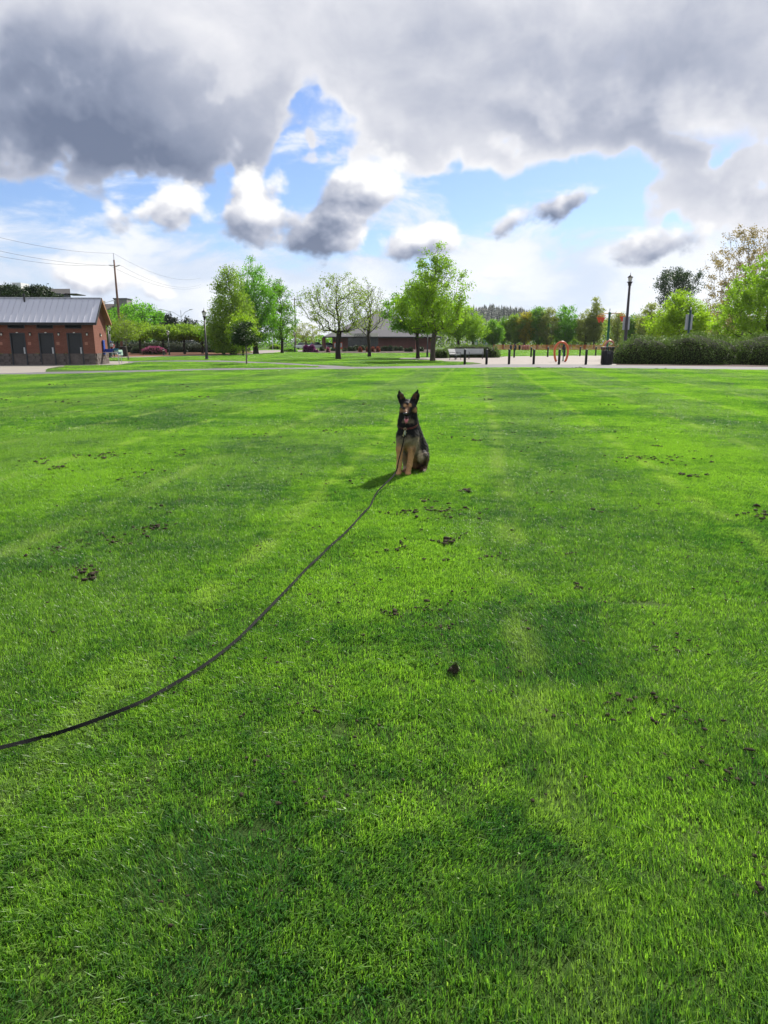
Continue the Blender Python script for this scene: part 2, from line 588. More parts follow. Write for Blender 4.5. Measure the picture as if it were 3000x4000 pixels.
def spl(pts, n=8):
    """Catmull-Rom through 2-D/3-D points."""
    P = [np.array(p, float) for p in pts]
    P = [2 * P[0] - P[1]] + P + [2 * P[-1] - P[-2]]
    out = []
    for i in range(1, len(P) - 2):
        for k in range(n):
            t = k / n
            a, b, c, d = P[i - 1], P[i], P[i + 1], P[i + 2]
            out.append(0.5 * ((2 * b) + (c - a) * t + (2 * a - 5 * b + 4 * c - d) * t * t + (3 * b - a - 3 * c + d) * t ** 3))
    out.append(P[-2])
    return out


gm = MB().add([(-2600, -60, 0), (2600, -60, 0), (2600, 3600, 0), (-2600, 3600, 0)], [(0, 1, 2, 3)])
tag(gm.build('ground', M_LAWN), kind='structure')

# main path: front edge and back edge as they run across the park
FRONT = [(-900, 1487), (0, 1465.5), (500, 1455), (800, 1447), (1180, 1443), (1486, 1440.5), (1800, 1437.5), (2095, 1436), (2500, 1440), (3000, 1445), (3900, 1456)]
BACK = [(-900, 1476), (0, 1459), (180, 1453.5), (500, 1447.5), (800, 1440.5), (1180, 1436), (1500, 1432), (1700, 1428.5), (1880, 1424), (2095, 1423.5), (2420, 1425.5), (3000, 1433), (3900, 1443)]
pf = [tuple(p) for p in spl(gpoly(FRONT), 5)]
pb = [tuple(p) for p in spl(gpoly(BACK), 5)]
PATH_POLY = pf + pb[::-1]
sheet('path', PATH_POLY, 0.008, M_ASPH)
PLAZA = [(1660, 1431), (1790, 1427), (1872, 1422.5), (1884, 1419.8), (1850, 1416), (1740, 1411), (1640, 1406.5), (1560, 1403), (1560, 1398), (1760, 1396),
         (1900, 1395), (1955, 1393), (2060, 1391), (2240, 1389.5), (2420, 1389), (2700, 1390), (3300, 1396), (3700, 1412), (3700, 1442), (3000, 1434), (2420, 1427), (2095, 1425.5), (1880, 1426)]
PLAZA_POLY = gpoly(PLAZA)
sheet('plaza', PLAZA_POLY, 0.004, M_CONC)
SIDE = [(500, 1412.5), (560, 1410.5), (700, 1408.5), (860, 1408.5), (960, 1411.5), (1080, 1417), (1200, 1423), (1330, 1430), (1420, 1437), (1330, 1439), (1180, 1427), (1050, 1421), (930, 1416.5), (820, 1413.5), (680, 1412.5), (560, 1414.5), (500, 1418)]
SIDE_POLY = gpoly(SIDE)
sheet('side_path', SIDE_POLY, 0.006, M_ASPH)
APRON = [(-900, 1474), (-40, 1461.5), (60, 1459), (135, 1456), (178, 1453), (178, 1448), (186, 1440), (230, 1432), (330, 1427), (460, 1424.5), (500, 1420), (540, 1414), (520, 1411.5), (380, 1411), (300, 1405), (-700, 1408)]
APRON_POLY = gpoly(APRON)
sheet('apron', APRON_POLY, 0.005, M_SLAB)
# the far walk that loops round behind the trees, then the planting beds
WALK = [(380, 1399), (640, 1394), (880, 1388.5), (1000, 1383.5), (1090, 1376), (1180, 1372), (1250, 1371.5), (1250, 1367.5), (1050, 1367.5), (900, 1371), (1010, 1376), (960, 1381.5), (870, 1385), (640, 1390), (380, 1394)]
WALK_POLY = gpoly(WALK)
sheet('far_walk', WALK_POLY, 0.004, M_CONC)
BED_L = [(300, 1397), (640, 1391), (868, 1385.5), (950, 1381), (1005, 1375.5), (960, 1371), (860, 1369.5), (600, 1370), (300, 1371)]
sheet('mulch_bed', gpoly(BED_L), 0.006, M_MULCH)
BED_C = [(1165, 1377), (1250, 1379), (1400, 1379.5), (1600, 1379), (1760, 1377), (1900, 1371), (1700, 1364.5), (1230, 1367)]
M_MULCHD = pm('dark_mulch', (0.055, 0.038, 0.032), 0.95, 0.4, 2.0, 9.0, 0.8, 14.0, spec=0.1)
sheet('carousel_bed', gpoly(BED_C), 0.006, M_MULCHD)
HEDGE_BED = [(2405, 1427), (2500, 1428), (3000, 1434), (3700, 1442), (3700, 1420), (3000, 1414), (2420, 1412)]
sheet('hedge_bed', gpoly(HEDGE_BED), 0.009, M_MULCHD)

# ------------------------------------------------------------------ turf: real blades, instanced tile by tile
def turf_mat():
    m, nt, b = new_mat('turf_blades')
    geo = nt.nodes.new('ShaderNodeNewGeometry'); pos = geo.outputs['Position']
    at = nt.nodes.new('ShaderNodeAttribute'); at.attribute_name = 'v'
    v = at.outputs['Fac']
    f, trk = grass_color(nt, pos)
    lush = mixc(nt, v, (0.023, 0.086, 0.022), (0.080, 0.195, 0.050))
    bright = mixc(nt, v, (0.088, 0.200, 0.026), (0.265, 0.425, 0.075))
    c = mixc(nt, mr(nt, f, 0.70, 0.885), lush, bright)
    c = mixc(nt, mathn(nt, 'MULTIPLY', trk, 0.60), c, (0.28, 0.37, 0.13))  # mowing sheen and dry clippings mixed into the blade colour
    pale = mr(nt, v, 0.955, 0.96)                    # straw blades and seed heads
    c = mixc(nt, pale, c, (0.20, 0.30, 0.085))
    nt.links.new(c, b.inputs['Base Color'])
    b.inputs['Roughness'].default_value = 0.36
    b.inputs['Specular IOR Level'].default_value = 0.32
    tr = nt.nodes.new('ShaderNodeBsdfTranslucent')
    nt.links.new(mixc(nt, 1.0, c, (1.25, 1.45, 0.5), 'MULTIPLY'), tr.inputs['Color'])
    ms = nt.nodes.new('ShaderNodeMixShader'); ms.inputs[0].default_value = 0.56
    nt.links.new(b.outputs[0], ms.inputs[1]); nt.links.new(tr.outputs[0], ms.inputs[2])
    nt.links.new(ms.outputs[0], nt.nodes['Material Output'].inputs['Surface'])
    return m


M_TURF = turf_mat()
TURF_PROTO = bpy.data.collections.new('turf_tiles')


def turf_tile(name, size, n, h, w, lean, seed, heads=0):
    g = np.random.default_rng(seed)
    # blades stand in small tufts
    nt_ = max(8, n // 14)
    tc = g.uniform(-size / 2, size / 2, (nt_, 2))
    k = g.integers(0, nt_, n)
    base = np.where(g.random((n, 1)) < 0.55, tc[k] + g.normal(0, size * 0.018 + 0.006, (n, 2)), g.uniform(-size / 2, size / 2, (n, 2)))
    tuft_h = g.uniform(0.75, 1.25, nt_)[k]
    hh = h * tuft_h * g.uniform(0.55, 1.15, n)
    ww = w * g.uniform(0.6, 1.3, n)
    ang = g.uniform(0, 2 * np.pi, n)
    side = np.stack([np.cos(ang), np.sin(ang), np.zeros(n)], 1)
    ld = np.stack([-np.sin(ang), np.cos(ang)], 1) * (g.normal(0.0, 0.42, n))[:, None] + np.array([0.0, lean])
    b3 = np.concatenate([base, np.zeros((n, 1)) - 0.004], 1)
    L = np.concatenate([ld, np.zeros((n, 1))], 1)
    up = np.array([0, 0, 1.0])
    mid = b3 + (L * 0.33 + up) * (hh * 0.55)[:, None]
    tip = b3 + (L * 1.15 + up * (1 - 0.22 * np.clip(np.linalg.norm(L, axis=1), 0, 1.6))[:, None]) * hh[:, None]
    sw = side * (ww / 2)[:, None]
    V = np.stack([b3 - sw, b3 + sw, mid - sw * .85, mid + sw * .85, tip - sw * 0.12, tip + sw * 0.12], 1).reshape(-1, 3)
    o = (np.arange(n) * 6)[:, None]
    F = np.concatenate([o + np.array([[0, 1, 3, 2]]), o + np.array([[2, 3, 5, 4]])], 1).reshape(-1, 4)
    val = np.repeat(np.clip(g.beta(1.1, 1.3, n) * 0.94 + (g.random(n) < 0.035) * 1.0, 0, 1), 2)
    if heads:
        c = np.concatenate([g.uniform(-size / 2, size / 2, (heads, 2)), h * g.uniform(.8, 1.25, (heads, 1))], 1)
        a = g.uniform(0, 2 * np.pi, heads); d1 = np.stack([np.cos(a), np.sin(a), g.uniform(.2, 1, heads)], 1) * (w * g.uniform(0.9, 2.0, heads))[:, None]
        d2 = np.stack([-np.sin(a), np.cos(a), np.zeros(heads)], 1) * (w * g.uniform(.6, 1.0, heads))[:, None]
        V2 = np.stack([c - d1, c + d2, c + d1, c - d2], 1).reshape(-1, 3)
        F2 = (np.arange(heads) * 4)[:, None] + np.array([[0, 1, 2, 3]]) + len(V)
        V = np.concatenate([V, V2]); F = np.concatenate([F, F2]); val = np.concatenate([val, np.ones(heads)])
    me = np_mesh(name, V, F, M_TURF, val)
    o_ = bpy.data.objects.new(name, me)
    return o_


def in_poly(P, poly):
    x, y = P[:, 0], P[:, 1]
    ins = np.zeros(len(P), bool)
    n = len(poly)
    for i in range(n):
        x1, y1 = poly[i][:2]; x2, y2 = poly[(i + 1) % n][:2]
        c = (y1 > y) != (y2 > y)
        with np.errstate(divide='ignore', invalid='ignore'):
            xi = (x2 - x1) * (y - y1) / (y2 - y1) + x1
        ins ^= c & (x < xi)
    return ins


HARD = [PATH_POLY, PLAZA_POLY, SIDE_POLY, APRON_POLY, WALK_POLY, gpoly(BED_L), gpoly(BED_C), gpoly(HEDGE_BED)]


def turf_field(name, label, tiles, size, y0, y1, half, overlap, seed, hard=False, margin=0.0, keep=None):
    """One object whose nodes stand the tiles on a jittered grid; half(y) is the half width needed there."""
    g = np.random.default_rng(seed)
    step = size * overlap
    pts = []
    y = y0
    while y < y1:
        hw = half(y)
        xs = np.arange(-hw, hw, step)
        pts.append(np.stack([xs, np.full(len(xs), y)], 1))
        y += step
    P = np.concatenate(pts)
    P += g.uniform(-step * .25, step * .25, P.shape)
    if hard:
        bad = np.zeros(len(P), bool)
        for poly in HARD:
            for dx, dy in ((0, 0), (margin, 0), (-margin, 0), (0, margin), (0, -margin)):
                bad |= in_poly(P + np.array([dx, dy]), poly)
        P = P[~bad]
    if keep is not None: P = P[keep(P)]
    n = len(P)
    # the mower went up and down: blades lie away from us in one pass and towards us in the next
    u = P[:, 0] * 0.99 - P[:, 1] * 0.135
    stripe = np.sign(np.sin(u * 2 * np.pi / 3.6))
    rot = np.where(stripe > 0, 0.0, np.pi) + g.normal(0, 0.35, n)
    wild = g.random(n) < 0.12
    rot[wild] = g.uniform(0, 2 * np.pi, wild.sum())
    me = bpy.data.meshes.new(name)
    me.vertices.add(n)
    me.vertices.foreach_set('co', np.concatenate([P, np.zeros((n, 1))], 1).astype(np.float32).ravel())
    for nm, tp, arr in (('rz', 'FLOAT', rot), ('sc', 'FLOAT', g.uniform(0.88, 1.16, n))):
        a = me.attributes.new(nm, tp, 'POINT'); a.data.foreach_set('value', arr.astype(np.float32))
    a = me.attributes.new('pick', 'INT', 'POINT'); a.data.foreach_set('value', g.integers(0, len(tiles), n).astype(np.int32))
    o = obj(name, me)
    tag(o, label, 'grass', None, 'stuff')
    col = bpy.data.collections.new(name + '_tiles')
    for t in tiles: col.objects.link(t)
    ng = bpy.data.node_groups.new(name, 'GeometryNodeTree')
    ng.interface.new_socket('Geometry', in_out='INPUT', socket_type='NodeSocketGeometry')
    ng.interface.new_socket('Geometry', in_out='OUTPUT', socket_type='NodeSocketGeometry')
    N, Lk = ng.nodes.new, ng.links.new
    gi, go = N('NodeGroupInput'), N('NodeGroupOutput')
    m2p = N('GeometryNodeMeshToPoints'); iop = N('GeometryNodeInstanceOnPoints')
    ci = N('GeometryNodeCollectionInfo'); ci.inputs['Collection'].default_value = col
    ci.inputs['Separate Children'].default_value = True; ci.inputs['Reset Children'].default_value = True
    def na(nm, t):
        x = N('GeometryNodeInputNamedAttribute'); x.data_type = t; x.inputs['Name'].default_value = nm
        return x.outputs[0]
    cx = N('ShaderNodeCombineXYZ'); Lk(na('rz', 'FLOAT'), cx.inputs[2])
    e2r = N('FunctionNodeEulerToRotation'); Lk(cx.outputs[0], e2r.inputs[0])
    Lk(gi.outputs[0], m2p.inputs[0]); Lk(m2p.outputs[0], iop.inputs['Points'])
    Lk(ci.outputs[0], iop.inputs['Instance']); iop.inputs['Pick Instance'].default_value = True
    Lk(na('pick', 'INT'), iop.inputs['Instance Index']); Lk(e2r.outputs[0], iop.inputs['Rotation'])
    cs = N('ShaderNodeCombineXYZ'); cs.inputs[0].default_value = 1; cs.inputs[1].default_value = 1
    Lk(na('sc', 'FLOAT'), cs.inputs[2]); Lk(cs.outputs[0], iop.inputs['Scale'])
    Lk(iop.outputs[0], go.inputs[0])
    md = o.modifiers.new('turf', 'NODES'); md.node_group = ng
    return o


near = [turf_tile('turf_near_%d' % i, 0.5, 5000, 0.031, 0.0031, 0.30, 100 + i, 8) for i in range(6)]
mid = [turf_tile('turf_mid_%d' % i, 1.0, 6800, 0.031, 0.0062, 0.36, 200 + i, 16) for i in range(4)]
far = [turf_tile('turf_far_%d' % i, 2.5, 6500, 0.042, 0.020, 0.36, 300 + i, 20) for i in range(3)]
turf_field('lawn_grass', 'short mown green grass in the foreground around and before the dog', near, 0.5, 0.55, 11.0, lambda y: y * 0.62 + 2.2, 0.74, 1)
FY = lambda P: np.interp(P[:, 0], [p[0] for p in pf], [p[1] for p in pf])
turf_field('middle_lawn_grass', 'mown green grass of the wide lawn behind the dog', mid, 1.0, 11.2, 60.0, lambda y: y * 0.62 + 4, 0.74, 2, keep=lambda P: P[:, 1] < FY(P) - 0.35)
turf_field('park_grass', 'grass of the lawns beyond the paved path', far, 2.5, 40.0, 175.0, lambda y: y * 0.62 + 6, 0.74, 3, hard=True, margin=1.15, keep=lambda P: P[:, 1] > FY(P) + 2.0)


# ------------------------------------------------------------------ plants
BARK = pm('bark_grey_brown', (0.085, 0.068, 0.055), 0.95, 0.35, 3.0, 14.0, 0.9, 30.0, spec=0.1)
BARK_D = pm('bark_dark', (0.045, 0.036, 0.031), 0.95, 0.35, 3.0, 14.0, 0.9, 30.0, spec=0.1)
BARK_P = pm('bark_pale', (0.19, 0.165, 0.135), 0.95, 0.3, 3.0, 14.0, 0.7, 30.0, spec=0.1)
LF = {
    'spring': leafm('leaf_spring', (0.091, 0.189, 0.015), (0.244, 0.384, 0.037), 0.58),
    'green': leafm('leaf_green', (0.055, 0.152, 0.015), (0.152, 0.305, 0.032), 0.58),
    'poplar': leafm('leaf_poplar', (0.061, 0.183, 0.015), (0.165, 0.366, 0.037), 0.58),
    'lime': leafm('leaf_lime', (0.122, 0.220, 0.015), (0.281, 0.415, 0.034), 0.58),
    'yellow': leafm('leaf_yellow', (0.19, 0.19, 0.012), (0.42, 0.36, 0.03), 0.5),
    'olive': leafm('leaf_olive', (0.13, 0.18, 0.036), (0.31, 0.37, 0.10), 0.52, (1.2, 1.15, 0.7)),
    'bud': leafm('leaf_bud', (0.10, 0.165, 0.02), (0.22, 0.29, 0.048), 0.5),
    'brown': leafm('leaf_brown', (0.15, 0.13, 0.055), (0.34, 0.29, 0.13), 0.45, (1.2, 1.1, 0.8)),
    'cherry': leafm('leaf_cherry', (0.079, 0.159, 0.020), (0.232, 0.336, 0.049), 0.58),
    'dark': leafm('leaf_dark', (0.014, 0.038, 0.012), (0.045, 0.085, 0.024), 0.25),
    'conifer': leafm('needle_dark', (0.010, 0.024, 0.013), (0.030, 0.055, 0.024), 0.12),
    'pine': leafm('needle_pine', (0.014, 0.030, 0.016), (0.050, 0.080, 0.034), 0.15),
    'hedge': leafm('leaf_hedge', (0.026, 0.062, 0.012), (0.125, 0.195, 0.040), 0.32, rough=0.55, spec=0.2, nscale=1.6),
    'shrub': leafm('leaf_shrub', (0.014, 0.032, 0.010), (0.045, 0.075, 0.022), 0.2),
    'red': leafm('leaf_red_bronze', (0.13, 0.028, 0.016), (0.34, 0.10, 0.05), 0.3, (1.2, .9, .6)),
    'magenta': leafm('petal_magenta', (0.11, 0.012, 0.08), (0.27, 0.045, 0.19), 0.3, (1.1, .8, 1.1)),
    'pink': leafm('petal_pink', (0.20, 0.022, 0.085), (0.42, 0.10, 0.20), 0.3, (1.1, .8, 1.0)),
}
CORE = pm('shrub_core', (0.018, 0.022, 0.010), 0.95, 0.3, 3.0, 12.0, 0.8, 18.0, spec=0.05)


def leaf_quads(g, C, size, aspect=0.6, flat=0.0):
    n = len(C)
    d = g.normal(0, 1, (n, 3)); d[:, 2] *= (1 - flat); d /= np.linalg.norm(d, axis=1, keepdims=True)
    e = g.normal(0, 1, (n, 3)); e -= d * (e * d).sum(1, keepdims=True); e /= np.linalg.norm(e, axis=1, keepdims=True)
    s = (size * g.uniform(0.6, 1.35, n))[:, None]
    V = np.stack([C - d * s * .5, C + e * s * aspect * .5 - d * s * .05, C + d * s * .5, C - e * s * aspect * .5 - d * s * .05], 1).reshape(-1, 3)
    F = (np.arange(n) * 4)[:, None] + np.array([[0, 1, 2, 3]])
    return V, F


def grow(g, h, trunk_top, c0, rx, ry, prof, n_att, lean=(0, 0), outward=0.45, step=0.45, asc=0.45, multi=0, wob=0.06, low=1.0):
    """Trunk first, then each crown point is joined to the nearest wood below it."""
    pt, pr = zip(*prof)
    lx, ly = lean
    nz_ = max(6, int(h * trunk_top / step))
    nodes, par = [], []
    ph = g.uniform(0, 6.28, 4)
    for i in range(nz_ + 1):
        z = h * trunk_top * i / nz_
        w = wob * min(1, z / (0.3 * h))
        nodes.append((lx * z + w * h * .25 * math.sin(z * 1.3 + ph[0]), ly * z + w * h * .25 * math.sin(z * 1.1 + ph[1]), z))
        par.append(i - 1)
    axis = np.array(nodes)
    ts = np.linspace(0, 1, 60); rr = np.interp(ts, pt, pr) ** 1.6; cdf = np.cumsum(rr) / rr.sum()
    t = np.interp(g.random(n_att), cdf, ts)
    a = g.uniform(0, 2 * np.pi, n_att)
    lob = 1 + 0.16 * np.sin(a * 3 + ph[2] + t * 5) + 0.12 * np.sin(a * 5 + ph[3] - t * 9)
    rad = np.interp(t, pt, pr) * lob * g.random(n_att) ** outward
    z = c0 + t * (h - c0)
    ax = np.interp(z, axis[:, 2], axis[:, 0]); ay = np.interp(z, axis[:, 2], axis[:, 1])
    A = np.stack([ax + np.cos(a) * rad * rx, ay + np.sin(a) * rad * ry, z], 1)
    order = np.argsort(np.hypot(A[:, 0] - ax, A[:, 1] - ay) + 0.25 * np.abs(A[:, 2] - h * 0.6) * 0)
    A = A[order]
    cap = len(nodes) + n_att * 16
    N = np.zeros((cap, 3)); N[:len(nodes)] = nodes
    cnt = len(nodes)
    first = max(2, int(len(nodes) * min(0.9, c0 * low / (h * trunk_top))))
    ends = []
    for p in A:
        d = N[first:cnt] - p
        hz = np.hypot(d[:, 0], d[:, 1]); dist = np.linalg.norm(d, axis=1)
        cost = dist + 2.2 * np.maximum(0, d[:, 2] + asc * hz)
        j = int(np.argmin(cost)) + first
        q = N[j]
        L = np.linalg.norm(p - q)
        k = max(1, min(14, int(L / step)))
        last = j
        bend = g.normal(0, 0.06 * L, 3) + np.array([0, 0, 0.10 * L])
        for s in range(1, k + 1):
            f = s / k
            pos = q + (p - q) * f + bend * (4 * f * (1 - f)) * 0.5
            if cnt >= cap: break
            N[cnt] = pos; par.append(last); last = cnt; cnt += 1
        ends.append(last)
    N = N[:cnt]; par = np.array(par[:cnt])
    return N, par, np.array(ends)


def wood_mesh(name, N, par, r_tip, r_base, mat, sides=4, flare=1.35, min_r=0.0):
    n = len(N)
    acc = np.zeros(n); has = np.zeros(n, bool)
    for i in range(n - 1, 0, -1):
        if not has[i]: acc[i] = r_tip ** 2.2
        acc[par[i]] += acc[i]; has[par[i]] = True
    r = np.maximum(acc, r_tip ** 2.2) ** (1 / 2.2)
    gma = math.log(r_base / r_tip) / max(1e-6, math.log(max(1.01, r[0] / r_tip)))
    r = r_tip * (r / r_tip) ** gma
    V, F = [], []
    z = N[:, 2]
    fl = 1 + (flare - 1) * np.exp(-np.maximum(0, z) / max(0.12, r_base * 1.6))
    idx = np.arange(1, n)
    if min_r: idx = idx[r[idx] >= min_r]
    p0, p1 = N[par[idx]].copy(), N[idx]
    r0, r1 = np.minimum(r[par[idx]], r[idx] * 1.6), r[idx]
    d = p1 - p0; L = np.linalg.norm(d, axis=1, keepdims=True); L[L == 0] = 1e-6; d = d / L
    p0 = p0 - d * (r0 * 0.3)[:, None]
    ref = np.where(np.abs(d[:, 2:3]) < 0.9, np.array([[0, 0, 1.0]]), np.array([[1.0, 0, 0]]))
    u = np.cross(d, ref); u /= np.linalg.norm(u, axis=1, keepdims=True); w = np.cross(d, u)
    trunk = r1 > r_base * 0.35
    out_v, out_f, off = [], [], 0
    for mask, sd in ((trunk, 8), (~trunk, sides)):
        m = mask.sum()
        if not m: continue
        ang = np.arange(sd) * 2 * np.pi / sd
        ring = np.cos(ang)[None, :, None] * u[mask][:, None, :] + np.sin(ang)[None, :, None] * w[mask][:, None, :]
        f0 = fl[par[idx]][mask]; f1 = fl[idx][mask]
        a = p0[mask][:, None, :] + ring * (r0[mask] * f0)[:, None, None]
        b = p1[mask][:, None, :] + ring * (r1[mask] * f1)[:, None, None]
        vv = np.concatenate([a, b], 1).reshape(-1, 3)
        k = np.arange(sd); k2 = (k + 1) % sd
        fq = np.stack([k, k2, k2 + sd, k + sd], 1)
        ff = (np.arange(m) * 2 * sd)[:, None, None] + fq[None]
        out_v.append(vv); out_f.append(ff.reshape(-1, 4) + off); off += len(vv)
    return np_mesh(name, np.concatenate(out_v), np.concatenate(out_f), mat, smooth=True)


ROUND = [(0, .35), (.15, .8), (.4, 1), (.65, .85), (.85, .5), (1, .12)]
OVAL = [(0, .3), (.2, .75), (.45, 1), (.7, .78), (.9, .38), (1, .06)]
CONE = [(0, .7), (.12, 1), (.4, .74), (.7, .4), (.9, .16), (1, .02)]
COLUMN = [(0, .55), (.2, .95), (.5, 1), (.8, .7), (.95, .3), (1, .08)]
SPREAD = [(0, .45), (.3, .95), (.6, 1), (.85, .7), (1, .25)]
VASE = [(0, .25), (.3, .6), (.6, .9), (.8, 1), (.93, .7), (1, .3)]


def tree_parts(name, t, seed, h, c0, rx, ry, prof, n_att, n_leaf, leaf, lsize, lmat, bark, r_base, sigma=0.35, lean=(0, 0), trunk_top=0.9,
               asc=0.45, outward=0.45, r_tip=0.010, sides=4, step=0.45, along=0.35, drop=0.0, min_r=0.0, low=1.0, wob=0.06):
    g = np.random.default_rng(seed)
    n_att = int(n_att * 1.35)
    N, par, ends = grow(g, h, trunk_top, c0, rx, ry, prof, n_att, lean, outward, step, asc, wob=wob, low=low)
    obj('trunk', wood_mesh('trunk', N, par, r_tip, r_base, bark, sides, min_r=min_r), None, t)
    if n_leaf:
        n_leaf = int(n_leaf * 1.9); sigma *= 0.72; lsize *= 1.04
        # clumps round the twig ends, some leaves along the twigs, each clump with its own density
        w = g.gamma(1.6, 1.0, len(ends)); w /= w.sum()
        k = g.choice(len(ends), n_leaf, p=w)
        C = N[ends[k]]
        p1 = N[par[ends[k]]]; p2 = N[par[par[ends[k]]]]
        f = g.random((n_leaf, 1)); use = g.random((n_leaf, 1)) < along
        C = np.where(use, C + (p1 - C) * np.minimum(1, 2 * f) + (p2 - p1) * np.maximum(0, 2 * f - 1), C)
        C = C + g.normal(0, 1, (n_leaf, 3)) * np.array([sigma, sigma, sigma * 0.7])
        if drop: C[:, 2] -= np.abs(g.normal(0, drop, n_leaf))
        C[:, 2] = np.maximum(C[:, 2], 0.25)
        V, F = leaf_quads(g, C, lsize)
        tone = np.clip(g.random(len(ends))[k] * 0.55 + g.random(n_leaf) * 0.5, 0, 1)
        obj('crown', np_mesh('crown', V, F, LF[lmat], tone), None, t)
    return t


def tree(name, label, base, seed, **kw):
    t = thing(name, label, 'tree', base, 0.0, kw.pop('group', None))
    return tree_parts(name, t, seed, leaf=None, **kw)


def T(name, label, px, Y, seed, top, hw, c0, prof, n_att, n_leaf, lsize, lmat, bark, r_base, base_py=None, ryk=1.0, **kw):
    b = G(px, base_py) if base_py else DG(px, Y)
    m = MPP(b)
    return tree(name, label, b, seed, h=ZT(b, top), c0=ZT(b, c0) if c0 > 20 else c0, rx=hw * m * 1.12, ry=hw * m * ryk * 1.12, prof=prof, n_att=n_att, n_leaf=n_leaf,
                lsize=lsize, lmat=lmat, bark=bark, r_base=r_base, **kw)


# --- trees round the middle of the park
T('oak_tree', 'tallest leafy oak with forked trunk, standing just left of the white benches', 1690, 0, 21, 948, 125, 1285, [(0, .55), (.12, .95), (.3, 1), (.5, .86), (.68, .62), (.85, .42), (1, .1)],
  330, 9600, 0.145, 'spring', BARK, 0.19, base_py=1411, sigma=0.30, asc=0.7, r_tip=0.009, outward=0.5)
T('leafy_tree', 'rounded green tree close left of the tallest oak, behind its trunk', 1632, 0, 22, 1100, 135, 1300, ROUND, 260, 10500, 0.16, 'green', BARK_D, 0.16, base_py=1400, sigma=0.36, asc=0.5)
T('oak_tree', 'sparse oak just coming into leaf before the carousel hall, left of the bare tree', 1322, 0, 23, 1066, 140, 1300, SPREAD, 340, 4400, 0.12, 'bud', BARK_D, 0.22, base_py=1404, sigma=0.26, asc=0.55, r_tip=0.008, outward=0.42)
T('bare_tree', 'nearly leafless slender tree right of the sparse oak, before the carousel hall', 1443, 0, 24, 1078, 68, 1290, [(0, .9), (.2, 1), (.5, .95), (.75, .75), (1, .15)], 210, 700, 0.14, 'bud', BARK_D, 0.17, base_py=1394, sigma=0.22, asc=1.0, r_tip=0.010, outward=0.4, low=.75)
T('leafy_tree', 'bright green tree behind the bench hedge, right of the tallest oak', 1790, 112, 25, 1175, 75, 1320, ROUND, 190, 6200, 0.2, 'spring', BARK_D, 0.2, sigma=0.45)
T('leafy_tree', 'low bright tree above the right end of the bench hedge', 1848, 120, 26, 1232, 52, 1325, ROUND, 130, 3600, 0.2, 'spring', BARK_D, 0.16, sigma=0.45)
T('small_tree', 'small brownish half bare tree at the left end of the carousel hall', 1196, 150, 27, 1262, 60, 1335, SPREAD, 120, 1500, 0.22, 'olive', BARK_D, 0.15, sigma=0.35)
# --- tall group left of the middle
T('birch_tree', 'tall pale green drooping tree, leftmost of the tall group by the lamp post', 912, 0, 31, 1005, 78, 1345, [(0, .75), (.2, 1), (.45, .95), (.7, .62), (.88, .36), (1, .08)], 330, 11500, 0.19, 'cherry', BARK_D, 0.36, base_py=1386, sigma=0.42, drop=0.6, asc=0.6, trunk_top=.93)
T('slender_tree', 'thin-stemmed low green tree in front of the tall drooping tree, left side', 874, 0, 32, 1195, 66, 1352, COLUMN, 170, 5200, 0.19, 'green', BARK_D, 0.17, base_py=1384, sigma=0.42, drop=0.5)
T('poplar_tree', 'tall dense deep green tree in the middle of the tall group', 1000, 0, 33, 1004, 80, 1330, [(0, .5), (.15, .85), (.4, 1), (.65, .85), (.85, .5), (1, .12)], 330, 12500, 0.19, 'poplar', BARK_D, 0.33, base_py=1382, sigma=0.45, asc=0.8)
T('slender_tree', 'open green tree with a clear winding trunk, rightmost of the tall group', 1102, 0, 34, 1090, 56, 1320, COLUMN, 190, 4700, 0.19, 'green', BARK_D, 0.2, base_py=1380, sigma=0.34, asc=0.8, outward=.5)
T('yellow_leaf_tree', 'yellow-green young tree before the foot of the tall group', 950, 84, 35, 1205, 52, 1345, ROUND, 120, 3400, 0.17, 'lime', BARK_D, 0.11, sigma=0.36, drop=.3)
T('young_tree', 'small dark round-headed tree with a thin pale stem beside the main path', 963, 0, 36, 1246, 50, 1345, [(0, .5), (.15, .95), (.35, 1), (.5, .7), (.7, .75), (.88, .5), (1, .15)], 60, 2600, 0.11, 'dark', BARK_P, 0.05, base_py=1424, sigma=0.20, outward=.35, step=.25, r_tip=.006)
T('sapling', 'leaning yellowish sapling with bare stem beside the brick building', 503, 0, 37, 1222, 50, 1325, [(0, .8), (.3, 1), (.6, .7), (1, .1)], 130, 1900, 0.10, 'bud', BARK_P, 0.05, base_py=1407, sigma=0.20, lean=(-0.055, 0), step=.3, r_tip=.006, asc=.8)
# --- low spreading row in the mulch bed
for i, (px, by, top, hw, w) in enumerate(((462, 1384, 1262, 72, 'second green spreading tree, partly behind the leaning sapling'), (548, 1382, 1258, 74, 'spreading low tree above the magenta shrub'),
                                          (640, 1383, 1272, 66, 'spreading low tree behind the small far lamp post'), (722, 1382, 1268, 66, 'spreading low tree left of the side-path lamp'),
                                          (792, 1381, 1272, 58, 'spreading low tree right behind the side-path lamp'))):
    T('cherry_tree', w + ', in the mulch bed', px, 0, 40 + i, top, hw, 1322, SPREAD, 150, 4200, 0.19, 'cherry', BARK_D, 0.15, base_py=by, sigma=0.36, asc=0.35, group='low spreading trees in the mulch bed')
T('broad_tree', 'broad bright green tree behind the utility pole and the low trees', 548, 150, 51, 1174, 112, 1330, ROUND, 260, 9000, 0.34, 'poplar', BARK_D, 0.3, sigma=0.7, asc=.9)
T('leafy_tree', 'green tree showing between the brick building and the utility pole', 425, 135, 52, 1212, 52, 1345, ROUND, 140, 3800, 0.28, 'green', BARK_D, 0.2, sigma=0.55)
